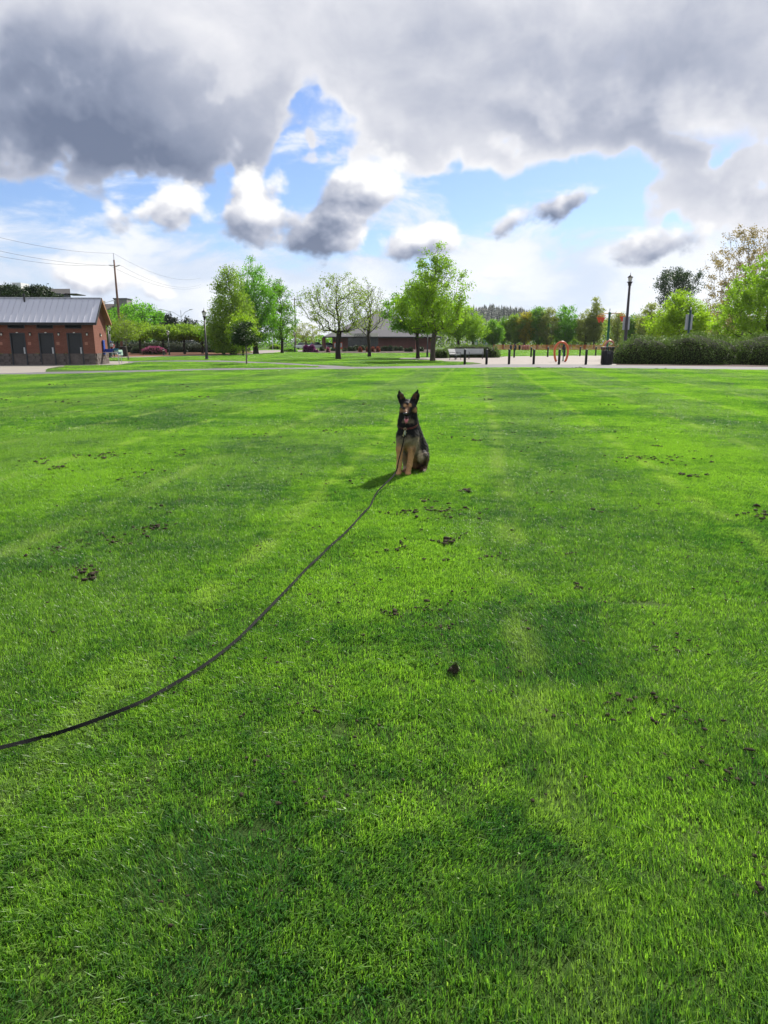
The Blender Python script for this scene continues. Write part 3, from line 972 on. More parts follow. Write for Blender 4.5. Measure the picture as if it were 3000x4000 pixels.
T('leafy_tree', 'small pale green tree between the broad tree and the dark conifers', 632, 150, 53, 1212, 30, 1310, OVAL, 70, 1600, 0.28, 'poplar', BARK_D, 0.15, sigma=0.45)
T('dark_conifer', 'dark pointed conifer below the double-armed street light', 678, 138, 54, 1208, 50, 1345, CONE, 240, 7500, 0.26, 'conifer', BARK_D, 0.2, sigma=0.34, asc=-0.1)
T('dark_conifer', 'wide ragged dark conifer right of the pointed one', 748, 135, 55, 1240, 56, 1345, [(0, .8), (.3, 1), (.6, .9), (.85, .55), (1, .15)], 200, 5200, 0.26, 'conifer', BARK_D, 0.2, sigma=0.36, asc=.3)
T('dark_conifer', 'small dark conifer low at the right edge of the broad bright tree', 640, 136, 56, 1252, 36, 1345, CONE, 130, 3200, 0.26, 'conifer', BARK_D, 0.16, sigma=0.32, asc=-.1)
T('pine_tree', 'dark spreading pine left of the roof vent, above the brick building', 70, 72, 57, 1112, 56, 1220, SPREAD, 230, 6000, 0.17, 'pine', BARK_D, 0.22, sigma=0.26, asc=.25)
T('pine_tree', 'dark spreading pine right of the roof vent, above the brick building', 180, 74, 58, 1114, 58, 1220, SPREAD, 230, 6000, 0.17, 'pine', BARK_D, 0.22, sigma=0.26, asc=.25)
T('pine_tree', 'tiny dark pine top at the right end of the far grey building', 268, 74, 59, 1146, 16, 1190, CONE, 60, 900, 0.15, 'pine', BARK_D, 0.1, sigma=0.2, asc=.1)
# --- right side
T('lime_tree', 'spreading lime green tree behind the twin signs, its trunk above the hedge', 2646, 78, 61, 1130, 118, 1310, [(0, .75), (.25, 1), (.5, .85), (.75, .5), (.9, .25), (1, .08)], 300, 10500, 0.17, 'lime', BARK_D, 0.14, sigma=0.33, asc=.5)
T('dark_poplar', 'tall dark tree with upswept tufts rising behind the lime green tree', 2622, 170, 62, 1043, 82, 1260, VASE, 240, 7500, 0.30, 'dark', BARK_D, 0.35, sigma=0.55, asc=1.6, outward=.6)
T('cottonwood_tree', 'huge open brown-budded tree with pale limbs at the right edge', 2880, 108, 63, 880, 150, 1290, [(0, .7), (.15, .95), (.4, .85), (.6, .9), (.8, .75), (.93, .5), (1, .2)], 420, 7200, 0.24, 'brown', BARK_P, 0.42, sigma=0.42, asc=1.1, r_tip=.013, outward=.5)
T('maple_tree', 'big dense bright green tree cut by the right picture edge', 2985, 68, 64, 985, 168, 1325, [(0, .75), (.2, .98), (.45, 1), (.7, .8), (.9, .45), (1, .1)], 380, 16500, 0.18, 'spring', BARK_D, 0.28, sigma=0.36, asc=.5)
T('olive_tree', 'olive brown tree behind the hedges between lime green tree and big green tree', 2800, 140, 65, 1180, 70, 1335, ROUND, 170, 4200, 0.28, 'olive', BARK_D, 0.22, sigma=0.5, asc=.8)
T('olive_tree', 'olive brown tree just right of the tall lamp post', 2535, 150, 66, 1172, 58, 1345, OVAL, 170, 4400, 0.28, 'olive', BARK_D, 0.22, sigma=0.5, asc=.9)
# --- row along the far side of the park, seen across the splash plaza
FARROW = [
    ('leafy_tree', 'small green tree left of the white bridge arch', 1925, 1252, 34, 'green', ROUND, 2600, 0.8), ('leafy_tree', 'slim green tree right of the white bridge arch', 1965, 1238, 24, 'green', OVAL, 2000, 0.8),
    ('leafy_tree', 'olive green tree before the yellow one in the far row', 2010, 1218, 46, 'cherry', ROUND, 4200, .9), ('yellow_leaf_tree', 'yellow tree of the far row behind the bollards', 2048, 1212, 40, 'yellow', OVAL, 3600, 1.0),
    ('leafy_tree', 'tall green tree right of the yellow one in the far row', 2098, 1188, 36, 'green', COLUMN, 3000, 1.0), ('budding_tree', 'brown-green budding tree left of the orange hoop, far row', 2136, 1196, 46, 'olive', OVAL, 3000, 1.0),
    ('poplar_tree', 'green tree straight above the orange hoop, far row', 2202, 1186, 44, 'poplar', COLUMN, 4200, 1.0), ('budding_tree', 'wide brown-green tree between orange hoop and bucket pole, far row', 2284, 1212, 48, 'olive', OVAL, 3200, .9),
    ('budding_tree', 'narrow tall brown-green tree left of the bucket pole, far row', 2319, 1160, 30, 'olive', COLUMN, 2600, 1.2), ('budding_tree', 'low dark-limbed tree between bucket pole and tall lamp post', 2407, 1222, 40, 'olive', VASE, 1300, 1.0),
    ('leafy_tree', 'fresh green tree directly behind the tall dark lamp post', 2470, 1222, 36, 'green', OVAL, 2800, .9),
]
for i, (nm, lab, px, top, hw, lm, pr, nl, asc) in enumerate(FARROW):
    T(nm, lab, px, 158 + (i * 37 % 19), 70 + i, top, hw, 1340, pr, 150, int(nl * 1.35), 0.30, lm, BARK, 0.22, sigma=0.5, asc=asc, r_tip=.014, group='trees along the far side of the park')


# ------------------------------------------------------------------ hedges and shrubs
def mound(name, label, cat, loc, dims, n_leaf, lsize, lmat, seed, p=2.6, rz=0.0, group=None, lump=0.10, top_mat=None, dome=1.0):
    """Clipped shrub: a lumpy rounded body set with leaves, dark wood inside."""
    g = np.random.default_rng(seed)
    t = thing(name, label, cat, loc, rz, group)
    a, b, c = dims
    def surf(d, k=1.0):
        q = (np.abs(d[:, 0]) ** p + np.abs(d[:, 1]) ** p + np.abs(d[:, 2]) ** (p * dome)) ** (-1 / p)
        r = d * q[:, None]
        l = 1 + lump * (np.sin(r[:, 0] * 5.1 * max(1, a / b) + seed) * np.sin(r[:, 1] * 4.3 + seed * 2) + 0.6 * np.sin(r[:, 0] * 11 * max(1, a / b) + r[:, 2] * 7 + seed * 3)) * 0.7
        return r * l[:, None] * np.array([a, b, c]) * k
    nu, nv = 20, 8
    dirs = []
    for i in range(nv + 1):
        ph = i / nv * math.pi / 2
        for j in range(nu):
            th = j / nu * 2 * math.pi
            dirs.append((math.cos(th) * math.cos(ph), math.sin(th) * math.cos(ph), math.sin(ph)))
    V = surf(np.array(dirs), 0.90)
    F = [(i * nu + j, i * nu + (j + 1) % nu, (i + 1) * nu + (j + 1) % nu, (i + 1) * nu + j) for i in range(nv) for j in range(nu)]
    obj('inner_wood', np_mesh('inner_wood', V, np.array(F), CORE, smooth=True), None, t)
    # leaves, evenly per surface area by rejection on a box-like sampling
    d = g.normal(0, 1, (n_leaf * 3, 3)) * np.array([a, b, c]); d /= np.array([a, b, c]) ** 0.5
    d[:, 2] = np.abs(d[:, 2]); d /= np.linalg.norm(d, axis=1, keepdims=True)
    d = d[:n_leaf]
    S = surf(d, 1.0) * (1 + g.normal(0, 0.025, (n_leaf, 1)))
    S += g.normal(0, lsize * 0.5, S.shape)
    S[:, 2] = np.maximum(S[:, 2], 0.03)
    Vq, Fq = leaf_quads(g, S, lsize)
    tone = np.clip(g.random(n_leaf) * 0.8 + 0.25 * (g.random(n_leaf) < 0.15), 0, 1)
    if top_mat is None:
        obj('foliage', np_mesh('foliage', Vq, Fq, LF[lmat], tone), None, t)
    else:
        up = (d[:, 2] + g.normal(0, 0.15, n_leaf)) > 0.35
        for nm, mk, mt in (('foliage', ~up, lmat), ('blossom', up, top_mat)):
            ids = np.nonzero(mk)[0]
            Vs = Vq.reshape(-1, 4, 3)[ids].reshape(-1, 3); Fs = (np.arange(len(ids)) * 4)[:, None] + np.array([[0, 1, 2, 3]])
            obj(nm, np_mesh(nm, Vs, Fs, LF[mt], tone[ids]), None, t)
    return t


def hedge_at(name, label, px0, px1, Y, top, depth, n, seed, lmat='hedge', lsize=0.075, p=3.0, **kw):
    b0, b1 = DG(px0, Y), DG(px1, Y)
    c = (b0 + b1) / 2
    return mound(name, label, kw.pop('cat', 'hedge'), c + Vector((0, depth, 0)), ((b1.x - b0.x) / 2, depth, ZT(c, top)), n, lsize, lmat, seed, p, **kw)


hedge_at('clipped_hedge', 'clipped dark hedge nearest the black litter bin, with a sloping rounded left end', 2416, 2690, 49.5, 1316, 2.2, 10500, 81, p=2.25)
hedge_at('clipped_hedge', 'longest clipped dark hedge, in the middle of the right-hand hedges', 2610, 2945, 48.2, 1302, 2.7, 13500, 82, p=2.3)
hedge_at('clipped_hedge', 'clipped dark hedge cut off by the right picture edge', 2930, 3230, 47.2, 1302, 2.7, 10500, 83, p=2.3)
hedge_at('clipped_hedge', 'long clipped hedge behind the white benches', 1748, 1952, 71.5, 1350, 1.2, 8500, 84, p=4.2)
hedge_at('clipped_hedge', 'short low clipped hedge left of the white benches', 1698, 1754, 69.5, 1368, 0.7, 2600, 85, p=4.2)
hedge_at('evergreen_screen', 'long dark evergreen screen behind the low spreading trees', 395, 880, 112, 1338, 2.5, 14000, 86, lmat='conifer', lsize=0.22, p=3.4, lump=.25)
mound('rounded_shrub', 'rounded clipped green shrub in the mulch bed left of the magenta one', 'shrub', G(536, 1381) + Vector((0, .8, 0)), (1.05, .8, 0.95), 1900, .10, 'shrub', 87)
mound('azalea_shrub', 'shrub with magenta blossom on top in the red-brown mulch bed', 'shrub', G(595, 1386) + Vector((0, .8, 0)), (1.45, .9, 1.0), 2600, .10, 'shrub', 88, top_mat='pink')
for i, (px, py, hw, top, lab) in enumerate(((1197, 1375.5, 12, 1352, 'left one of the two large magenta azaleas beside the carousel hall'), (1219, 1375.5, 12.5, 1350, 'right one of the two large magenta azaleas beside the carousel hall'),
                                            (1233, 1376.5, 8, 1366, 'small low magenta azalea right of the two large ones'))):
    b = G(px, py); m = MPP(b)
    mound('azalea_shrub', lab, 'shrub', b, (hw * m, hw * m * .9, ZT(b, top)), 1900 if i < 2 else 900, .13, 'magenta', 90 + i, group='magenta azaleas')
b = G(1281, 1376); mound('azalea_shrub', 'tiny pink flowering bush left of the sparse oak trunk', 'shrub', b, (.28, .28, .7), 500, .12, 'pink', 94)
RED = [(1407, 'leftmost'), (1437, 'second from the left'), (1456, 'third from the left'), (1476, 'rightmost')]
for i, (px, w) in enumerate(RED):
    b = G(px, 1375); m = MPP(b)
    mound('red_shrub', w + ' of the four reddish bronze balls before the carousel hall', 'shrub', b, (7 * m, 7 * m, ZT(b, 1357)), 900, .12, 'red', 100 + i, group='reddish shrubs before the carousel hall')
GREENS = [(1258, 1371, 8), (1300, 1371, 6), (1315, 1372, 7), (1345, 1373, 6), (1366, 1372, 8), (1382, 1372, 8), (1393, 1369, 10), (1417, 1369, 10), (1429, 1368, 9), (1492, 1372, 8), (1506, 1372, 10), (1526, 1372, 11), (1545, 1371, 9), (1566, 1371, 9), (1587, 1374, 6), (1604, 1374, 8), (1646, 1373, 9)]
for i, (px, py, hw) in enumerate(GREENS):
    b = G(px, py); m = MPP(b)
    lab = ('first second third fourth fifth sixth seventh eighth ninth tenth eleventh twelfth thirteenth fourteenth fifteenth sixteenth last'.split()[i]) + ' dark ball shrub from the left in the carousel hall bed'
    mound('ball_shrub', lab, 'shrub', b, (hw * m, hw * m, hw * m * 1.7), 650, .16, 'shrub', 120 + i, group='dark ball shrubs before the carousel hall')
for i, (px, py, hw, top, lm, lab) in enumerate(((1132, 1374, 26, 1361, 'green', 'low bright green edging hedge left of the magenta azaleas'), (1075, 1365, 22, 1347, 'lime', 'yellow-green low shrub beyond the curved walk'),
                                                (945, 1372, 14, 1358, 'shrub', 'dark bush right of the thick trunk in the mulch bed'), (967, 1373, 9, 1360, 'shrub', 'small dark bush at the end of the mulch bed'),
                                                (925, 1371, 10, 1358, 'green', 'pale green bush behind the thick trunk in the mulch bed'))):
    b = G(px, py); m = MPP(b)
    mound('low_shrub', lab, 'shrub', b, (hw * m, max(.8, hw * m * .4), ZT(b, top)), 1400, .16, lm, 150 + i)

# thicket on the river bank: one far mass, nobody could count it
def thicket(name, label, x0, x1, Y, h0, h1, n, lsize, lmat, seed):
    g = np.random.default_rng(seed)
    x = g.uniform(x0, x1, n)
    ph = g.uniform(0, 6.28, 5)
    hx = h0 + (h1 - h0) * (0.5 + 0.22 * np.sin(x * .11 + ph[0]) + 0.18 * np.sin(x * .27 + ph[1]) + 0.12 * np.sin(x * .61 + ph[2]))
    z = hx * g.random(n) ** 0.7
    y = Y + g.normal(0, 3.0, n)
    V, F = leaf_quads(g, np.stack([x, y, z], 1), lsize)
    o = obj(name, np_mesh(name, V, F, LF[lmat], g.random(n)))
    return tag(o, label, 'thicket', None, 'stuff')


thicket('riverside_thicket', 'olive green thicket along the river bank behind the far row of trees', -10, 130, 225, 3.0, 11.0, 26000, 0.75, 'cherry', 5)
thicket('riverside_thicket', 'low bushes behind the street at the left of the park', -130, -12, 205, 2.0, 5.0, 15000, 0.6, 'green', 6)


# ------------------------------------------------------------------ brick restroom building
def brick_mat():
    m, nt, b = new_mat('red_brick')
    tc_ = nt.nodes.new('ShaderNodeTexCoord')
    mp = nt.nodes.new('ShaderNodeMapping'); mp.inputs['Rotation'].default_value = (R(90), 0, 0)
    sp = nt.nodes.new('ShaderNodeSeparateXYZ'); nt.links.new(tc_.outputs['Object'], sp.inputs[0])
    cb = nt.nodes.new('ShaderNodeCombineXYZ')
    nt.links.new(mathn(nt, 'ADD', sp.outputs[0], sp.outputs[1]), cb.inputs[0]); nt.links.new(sp.outputs[2], cb.inputs[1])
    br = nt.nodes.new('ShaderNodeTexBrick'); nt.links.new(cb.outputs[0], br.inputs['Vector'])
    br.inputs['Color1'].default_value = (0.165, 0.064, 0.047, 1); br.inputs['Color2'].default_value = (0.215, 0.086, 0.061, 1)
    br.inputs['Mortar'].default_value = (0.20, 0.115, 0.088, 1); br.inputs['Scale'].default_value = 1.0
    br.inputs['Brick Width'].default_value = 0.21; br.inputs['Row Height'].default_value = 0.075
    br.inputs['Mortar Size'].default_value = 0.008; br.inputs['Bias'].default_value = -0.1
    n = nz(nt, tc_.outputs['Object'], 1.2, 5.0)
    c = mixc(nt, mr(nt, n, 0.35, 0.7, 0.0, 0.35), br.outputs['Color'], (0.17, 0.055, 0.038))
    nt.links.new(c, b.inputs['Base Color']); b.inputs['Roughness'].default_value = 0.9; b.inputs['Specular IOR Level'].default_value = .15
    bn = nt.nodes.new('ShaderNodeBump'); bn.inputs['Strength'].default_value = 0.6; bn.inputs['Distance'].default_value = 0.01
    nt.links.new(mathn(nt, 'MULTIPLY', br.outputs['Fac'], -1.0), bn.inputs['Height']); nt.links.new(bn.outputs[0], b.inputs['Normal'])
    return m


M_BRICK = brick_mat()
M_BLOCK = pm('split_stone', (0.125, 0.105, 0.095), 0.95, 0.35, 2.0, 16.0, 1.0, 25.0, spec=0.1)
M_DOOR = pm('door_charcoal', (0.024, 0.026, 0.029), 0.5, 0.15, 2.0, 30.0)
M_FRAME = pm('frame_charcoal', (0.040, 0.043, 0.048), 0.5, 0.15, 2.0, 30.0)
M_ROOF = pm('standing_seam_metal', (0.55, 0.555, 0.62), 0.5, 0.06, 0.7, 20.0, metal=0.0)
M_FASC = pm('fascia_dark', (0.022, 0.022, 0.025), 0.55, 0.15)
M_STEEL = pm('brushed_steel', (0.55, 0.55, 0.56), 0.38, 0.08, 3.0, 60.0, metal=0.85)
M_KICK = pm('kick_plate_steel', (0.40, 0.40, 0.41), 0.55, 0.08, 3.0, 60.0, metal=0.3)
M_WOOD = pm('soffit_wood', (0.27, 0.135, 0.06), 0.7, 0.25, 2.0, 20.0)
M_LAMPG = pm('frosted_lamp_glass', (0.72, 0.70, 0.62), 0.4, 0.06)
M_BLACK = pm('black_metal', (0.014, 0.014, 0.016), 0.45, 0.25, 4.0, 40.0)
M_LAMPPOST = pm('lamp_post_brown_black', (0.030, 0.026, 0.028), 0.5, 0.2, 3.0, 30.0)
M_LAMPGRN = pm('lamp_post_green_black', (0.020, 0.030, 0.028), 0.5, 0.2, 3.0, 30.0)
M_BLUE = pm('blue_enamel', (0.012, 0.045, 0.30), 0.4, 0.12)
M_TEAL = pm('teal_enamel', (0.02, 0.16, 0.30), 0.4, 0.12)
M_PLAQUE = pm('brown_plaque', (0.33, 0.15, 0.10), 0.6, 0.1)
M_GLASS = pm('dark_glass', (0.02, 0.03, 0.035), 0.08, 0.2, 0.6, 4.0, spec=0.6)

cor = DG(378, 48.6)
BA = R(5.0)
rb = thing('restroom_building', 'low red brick restroom building with grey metal roof and three dark doors', 'building', cor, BA)
BL, BD, EH, RH = -10.5, 2.75, 3.02, 4.36          # left end, depth, eave height, ridge height
PL = 0.76                                         # stone plinth height
door_x = [-1.30 - 1.86 * k for k in range(5)]
DW, DH = 0.86, 2.05
# front wall is brick with openings left for doors and louvred vents
w = MB()
xs = [0.0]
for dx in door_x: xs += [dx + DW / 2 + .07, dx - DW / 2 - .07]
xs.append(BL)
for i in range(0, len(xs) - 1, 2):
    a, b_ = xs[i], xs[i + 1]
    w.box(((a + b_) / 2, 0.10, (PL + EH) / 2), (abs(a - b_), 0.2, EH - PL))
for dx in door_x:
    w.box((dx, 0.10, 2.28), (DW + .14, 0.2, 0.30)); w.box((dx, 0.10, 2.89), (DW + .14, 0.2, 0.26))
w.box((-0.10, BD / 2 + .1, (PL + EH) / 2), (0.199, BD - 0.2, EH - PL))
w.add([(0, .001, EH), (0, BD, EH), (0, BD / 2, RH - .16), (-.2, .001, EH), (-.2, BD, EH), (-.2, BD / 2, RH - .16)], [(0, 1, 2), (5, 4, 3), (0, 2, 5, 3), (1, 4, 5, 2)])
w.box((BL / 2, BD, (PL + EH) / 2), (abs(BL), 0.2, EH - PL))
w.build('wall', M_BRICK, rb)
# split-face stone plinth, block by block
blk = [MB().bbox((0, 0, 0), (0.392, 0.26, 0.182), 0.018).mesh('stone_block') for _ in range(3)]
grb = np.random.default_rng(5)
for me in blk:
    for v in me.vertices: v.co += Vector(grb.normal(0, 0.006, 3))
    me.materials.append(M_BLOCK)
pl = MB().box((BL / 2, 0.14, PL / 2), (abs(BL) - .1, 0.2, PL - .02)).box((-0.14, BD / 2, PL / 2), (0.2, BD, PL - .02)).build('plinth', M_BLOCK, rb)
def on_door(x): return any(abs(x - dx) < DW / 2 + .07 + .12 for dx in door_x)
for r in range(4):
    off = 0.2 if r % 2 else 0.0
    x = -0.2 - off * .5
    while x > -7.6:
        if not on_door(x):
            o = obj('stone_block', blk[int(grb.integers(3))], None, pl, (x, 0.10 + grb.normal(0, .008), 0.095 + r * 0.19))
        x -= 0.4
    y = 0.2 + off * .5 + .05
    while y < BD:
        o = obj('stone_block', blk[int(grb.integers(3))], None, pl, (-0.10 + grb.normal(0, .008), y, 0.095 + r * 0.19)); o.rotation_euler = (0, 0, math.pi / 2)
        y += 0.4
for i, dx in enumerate(door_x[:4]):
    dr = MB().bbox((dx, 0.10, DH / 2 + .01), (DW, 0.05, DH), 0.008).build('door', M_DOOR, rb)
    f = MB().box((dx - DW / 2 - .035, 0.05, 1.05), (.07, .16, 2.12)).box((dx + DW / 2 + .035, 0.05, 1.05), (.07, .16, 2.12)).box((dx, 0.05, 2.09), (DW - .001, .16, .07))
    f.build('door_frame', M_FRAME, dr)
    MB().bbox((dx - .02, 0.066, 0.20), (DW * .82, .012, .30), .004).build('kick_plate', M_KICK, dr)
    MB().bbox((dx + .33, 0.066, 0.95), (.10, .012, .42), .004).build('push_plate', M_STEEL, dr)
    MB().tube([(dx + .33, .06, 1.12), (dx + .33, .0, 1.10), (dx + .33, .0, .86), (dx + .33, .06, .84)], .013, 8).build('pull_handle', M_STEEL, dr)
    MB().bbox((dx, 0.045, 2.135), (.12, .16, .05), .01).build('indicator_light', M_LAMPG, dr)
    v = MB().box((dx, 0.14, 2.595), (1.0, .06, .34)).build('louvre_vent', M_FRAME, rb)
    sl = MB().box((0, 0, 0), (.96, .09, .016), M=Matrix.Rotation(R(-38), 3, 'X')).mesh('slat'); sl.materials.append(M_FRAME)
    for k in range(6): obj('slat', sl, None, v, (dx, 0.055, 2.455 + k * .056))
    vf = MB().box((dx, 0.0, 2.765), (1.08, .12, .05)).box((dx, 0.0, 2.425), (1.08, .12, .05)).box((dx - .515, 0, 2.595), (.05, .12, .288)).box((dx + .515, 0, 2.595), (.05, .12, .288)); vf.build('vent_frame', M_FRAME, v)
    wl = MB().bbox((dx + .86, -.03, 2.11), (.15, .06, .07), .01).box((dx + .86, -.05, 1.955), (.14, .10, .012)).box((dx + .925, -.10, 2.02), (.012, .012, .18)).box((dx + .795, -.10, 2.02), (.012, .012, .18)).bbox((dx + .86, -.075, 2.105), (.17, .13, .05), .015).build('wall_lamp', M_BLACK, rb)
    MB().lathe([(.045, -.07), (.055, -.05), (.055, .05), (.05, .07)], 10, (dx + .86, -.062, 2.02)).build('glass', M_LAMPG, wl)
    MB().bbox((dx + .74, -.006, 1.42), (.2, .012, .2), .004).build('plaque', M_PLAQUE, rb)
wl = MB().bbox((.03, 1.35, 2.0), (.06, .16, .22), .01).build('wall_lamp', M_BLACK, rb)
MB().bbox((.055, 1.35, 1.96), (.05, .12, .10), .01).build('glass', M_LAMPG, wl)
# roof: standing seam panels both sides, dark fascia, timber soffit under the gable
ov, x1 = 0.34, 0.30
sl_ = (RH - EH) / (BD / 2)
ez = EH - ov * sl_ + .12
roof = MB().add([(x1, -ov, ez - .05), (x1, BD / 2, RH + .07), (x1, BD + ov, ez - .05), (BL, -ov, ez - .05), (BL, BD / 2, RH + .07), (BL, BD + ov, ez - .05),
                 (x1, -ov, ez - .12), (x1, BD / 2, RH - .02), (x1, BD + ov, ez - .12), (BL, -ov, ez - .12), (BL, BD / 2, RH - .02), (BL, BD + ov, ez - .12)],
                [(0, 1, 4, 3), (1, 2, 5, 4), (6, 9, 10, 7), (7, 10, 11, 8), (0, 3, 9, 6), (2, 8, 11, 5), (0, 6, 7, 1), (1, 7, 8, 2), (3, 4, 10, 9), (4, 5, 11, 10)]).build('roof', M_WOOD, rb)
run = math.hypot(BD / 2 + ov, RH + .12 - ez)
ang = math.atan2(RH + .12 - ez, BD / 2 + ov)
pan = MB().box((0, run / 2, .008), (.398, run, .016)).box((.19, run / 2, .028), (.016, run, .028)).mesh('roof_panel'); pan.materials.append(M_ROOF)
nP = int((x1 - BL) / .4)
for k in range(nP):
    for sd in (0, 1):
        o = obj('roof_panel', pan, None, roof)
        o.location = (x1 - .2 - k * .4, -ov, ez - .03) if sd == 0 else (x1 - .2 - k * .4, BD + ov, ez - .03)
        o.rotation_euler = (ang, 0, 0) if sd == 0 else (ang, 0, math.pi)
        if sd: o.rotation_euler = Euler((ang, 0, math.pi))
MB().box((BL / 2 + x1 / 2, -ov - .03, ez - .10), (x1 - BL + .04, .07, .17)).build('front_fascia', M_FASC, roof)
MB().box((BL / 2 + x1 / 2, BD / 2, RH + .125), (x1 - BL + .03, .26, .03)).build('ridge_cap', M_ROOF, roof)
for sd in (-1, 1):
    q = MB()
    ya = -ov - .06 if sd < 0 else BD + ov + .06
    q.add([(x1 + .004, ya, ez - .17), (x1 + .004, ya, ez + .03), (x1 + .004, BD / 2, RH + .13), (x1 + .004, BD / 2, RH - .09),
           (x1 + .05, ya, ez - .17), (x1 + .05, ya, ez + .03), (x1 + .05, BD / 2, RH + .13), (x1 + .05, BD / 2, RH - .09)],
          [(0, 1, 2, 3), (7, 6, 5, 4), (0, 4, 5, 1), (1, 5, 6, 2), (3, 2, 6, 7), (0, 3, 7, 4)])
    q.build('barge_board', M_FASC if sd < 0 else M_WOOD, roof)
MB().tube([(-4.72, BD / 2 - .28, RH - .2), (-4.72, BD / 2 - .28, RH + .30)], .055, 10).tube([(-4.72, BD / 2 - .28, RH + .28), (-4.72, BD / 2 - .28, RH + .36)], .08, 10).build('vent_pipe', M_BLACK, roof)

# drinking fountain at the gable end
fx = rb.matrix_basis @ Vector((0.0, 1.9, 0))
fb = cor + Matrix.Rotation(BA, 3, 'Z') @ Vector((0.02, 1.75, 0))
df = thing('drinking_fountain', 'blue drinking fountain with steel rails on the gable wall of the brick building', 'fountain', fb, BA)
MB().bbox((.05, 0, 1.15), (.08, .34, 1.0), .02).build('back_panel', M_BLUE, df)
MB().bbox((.42, 0, .98), (.62, .30, .12), .04).bbox((.36, 0, .86), (.5, .26, .12), .03).build('arm', M_BLUE, df)
MB().lathe([(.10, .0), (.19, .10), (.20, .14), (.17, .14), (.12, .08)], 14, (.85, 0, .93)).build('basin', M_TEAL, df)
MB().lathe([(.09, .0), (.15, .08), (.16, .11), (.13, .11)], 14, (1.02, .22, .70)).build('basin', M_TEAL, df)
MB().tube([(.72, 0, 1.05), (.72, 0, 1.14), (.80, 0, 1.17)], .014, 8).build('spout', M_STEEL, df)
for yy in (-.32, .36):
    MB().tube([(.02, yy, .80), (.9, yy, .80), (1.0, yy, .77), (1.06, yy, .68), (1.10, yy, 0)], .024, 10).build('rail', M_STEEL, df)

# ------------------------------------------------------------------ street lamps
def lamp(label, base, h, mat, banner=0, cat='street lamp', detail=True, lean=0.0):
    t = thing('street_lamp', label, cat, base, 0.0, 'lantern street lamps')
    r0 = 0.085 * h / 4.6
    p = MB().lathe([(r0 * 2.3, 0), (r0 * 2.3, .07), (r0 * 1.9, .10), (r0 * 1.7, .16), (r0 * 1.6, .55), (r0 * 1.75, .60), (r0 * 1.35, .66), (r0 * 1.1, .75), (r0 * .72, h - 1.02)], 12)
    p.build('post', mat, t, True)
    hz_ = h - 1.02
    MB().lathe([(r0 * .72, 0), (r0 * 1.15, .05), (r0 * 1.0, .12), (r0 * 1.25, .22), (r0 * 1.9, .32)], 12, (0, 0, hz_)).build('neck', mat, t, True)
    g = MB().lathe([(.105, 0), (.185, .34)], 8, (0, 0, hz_ + .32)).build('lantern_glass', M_LAMPG, t)
    q = MB()
    for k in range(8):
        a = k * math.pi / 4
        q.tube([(.108 * math.cos(a), .108 * math.sin(a), hz_ + .31), (.188 * math.cos(a), .188 * math.sin(a), hz_ + .67)], .009, 4)
    q.build('lantern_frame', mat, t)
    MB().lathe([(.235, 0), (.225, .03), (.12, .12), (.07, .15), (.05, .20), (.02, .22), (.012, .36), (.003, .40)], 12, (0, 0, hz_ + .66)).build('lantern_cap', mat, t, True)
    if banner:
        pass
    return t


lt = G(2437, 1398); lt_h = ZT(lt, 1070)
tl = lamp('tall brown-black lantern lamp rising behind the clipped hedge on the right', DG(2436, 60), ZT(DG(2436, 60), 1066), M_LAMPPOST)
M_SIGNB = pm('sign_back_grey', (0.45, 0.46, 0.48), 0.5, 0.08)
MB().bbox((0.02, .16, 3.05), (.58, .02, 1.05), .01).build('sign_panel', M_SIGNB, tl)
for z_ in (2.68, 3.48): MB().lathe([(.10, 0), (.10, .04)], 12, (0, 0, z_)).build('clamp_band', M_STEEL, tl)
lamp('tall dark lantern lamp beside the side path, left of the tall tree group', G(808, 1405), ZT(G(808, 1405), 1203), M_LAMPPOST)
lamp('small far lantern lamp in front of the low spreading trees', G(662, 1387), ZT(G(662, 1387), 1286), M_LAMPGRN)
lamp('nearer and taller of two lantern lamps by the brick building', G(431, 1397), ZT(G(431, 1397), 1240), M_LAMPGRN)
lamp('farther and shorter of two lantern lamps by the brick building', G(436, 1393), ZT(G(436, 1393), 1267), M_LAMPGRN)
lamp('lantern lamp at the curved walk left of the magenta azaleas', DG(1152, 118), ZT(DG(1152, 118), 1292), M_LAMPGRN)
lamp('lantern lamp half hidden behind the leaves left of the tallest oak', G(1669, 1395), ZT(G(1669, 1395), 1275), M_LAMPGRN)
bl_ = thing('bollard_light', 'low dark path light left of the small far lamp post', 'path light', G(640, 1388))
MB().lathe([(.12, 0), (.11, .05), (.085, .08), (.085, .62), (.11, .64), (.11, .72), (.04, .78)], 12).build('post', M_LAMPGRN, bl_, True)
MB().lathe([(.088, 0), (.088, .09)], 12, (0, 0, .53)).build('lens', M_LAMPG, bl_, True)
b2 = thing('bollard_light', 'dark slim path light behind the thick trunk of the tall tree group', 'path light', G(904, 1382))
MB().lathe([(.12, 0), (.11, .05), (.085, .08), (.075, 3.1), (.10, 3.14)], 12).build('post', M_LAMPGRN, b2, True)
MB().lathe([(.15, 0), (.19, .2), (.05, .32)], 12, (0, 0, 3.14)).build('lens', M_LAMPG, b2, True)

# ------------------------------------------------------------------ bollards round the plaza
def bollard_proto():
    t = thing('bollard', 'x', 'bollard', (0, 0, 0), 0, 'black bollards round the plaza')
    MB().lathe([(.085, 0), (.085, .93), (.08, .945)], 14).build('post', M_BLACK, t, True)
    MB().lathe([(.075, 0), (.09, .01), (.09, .05), (.06, .085), (.015, .095)], 14, (0, 0, .945)).build('cap', M_LAMPGRN, t, True)
    MB().lathe([(.12, 0), (.12, .012), (.09, .02)], 14).build('base_plate', M_BLACK, t, True)
    return t


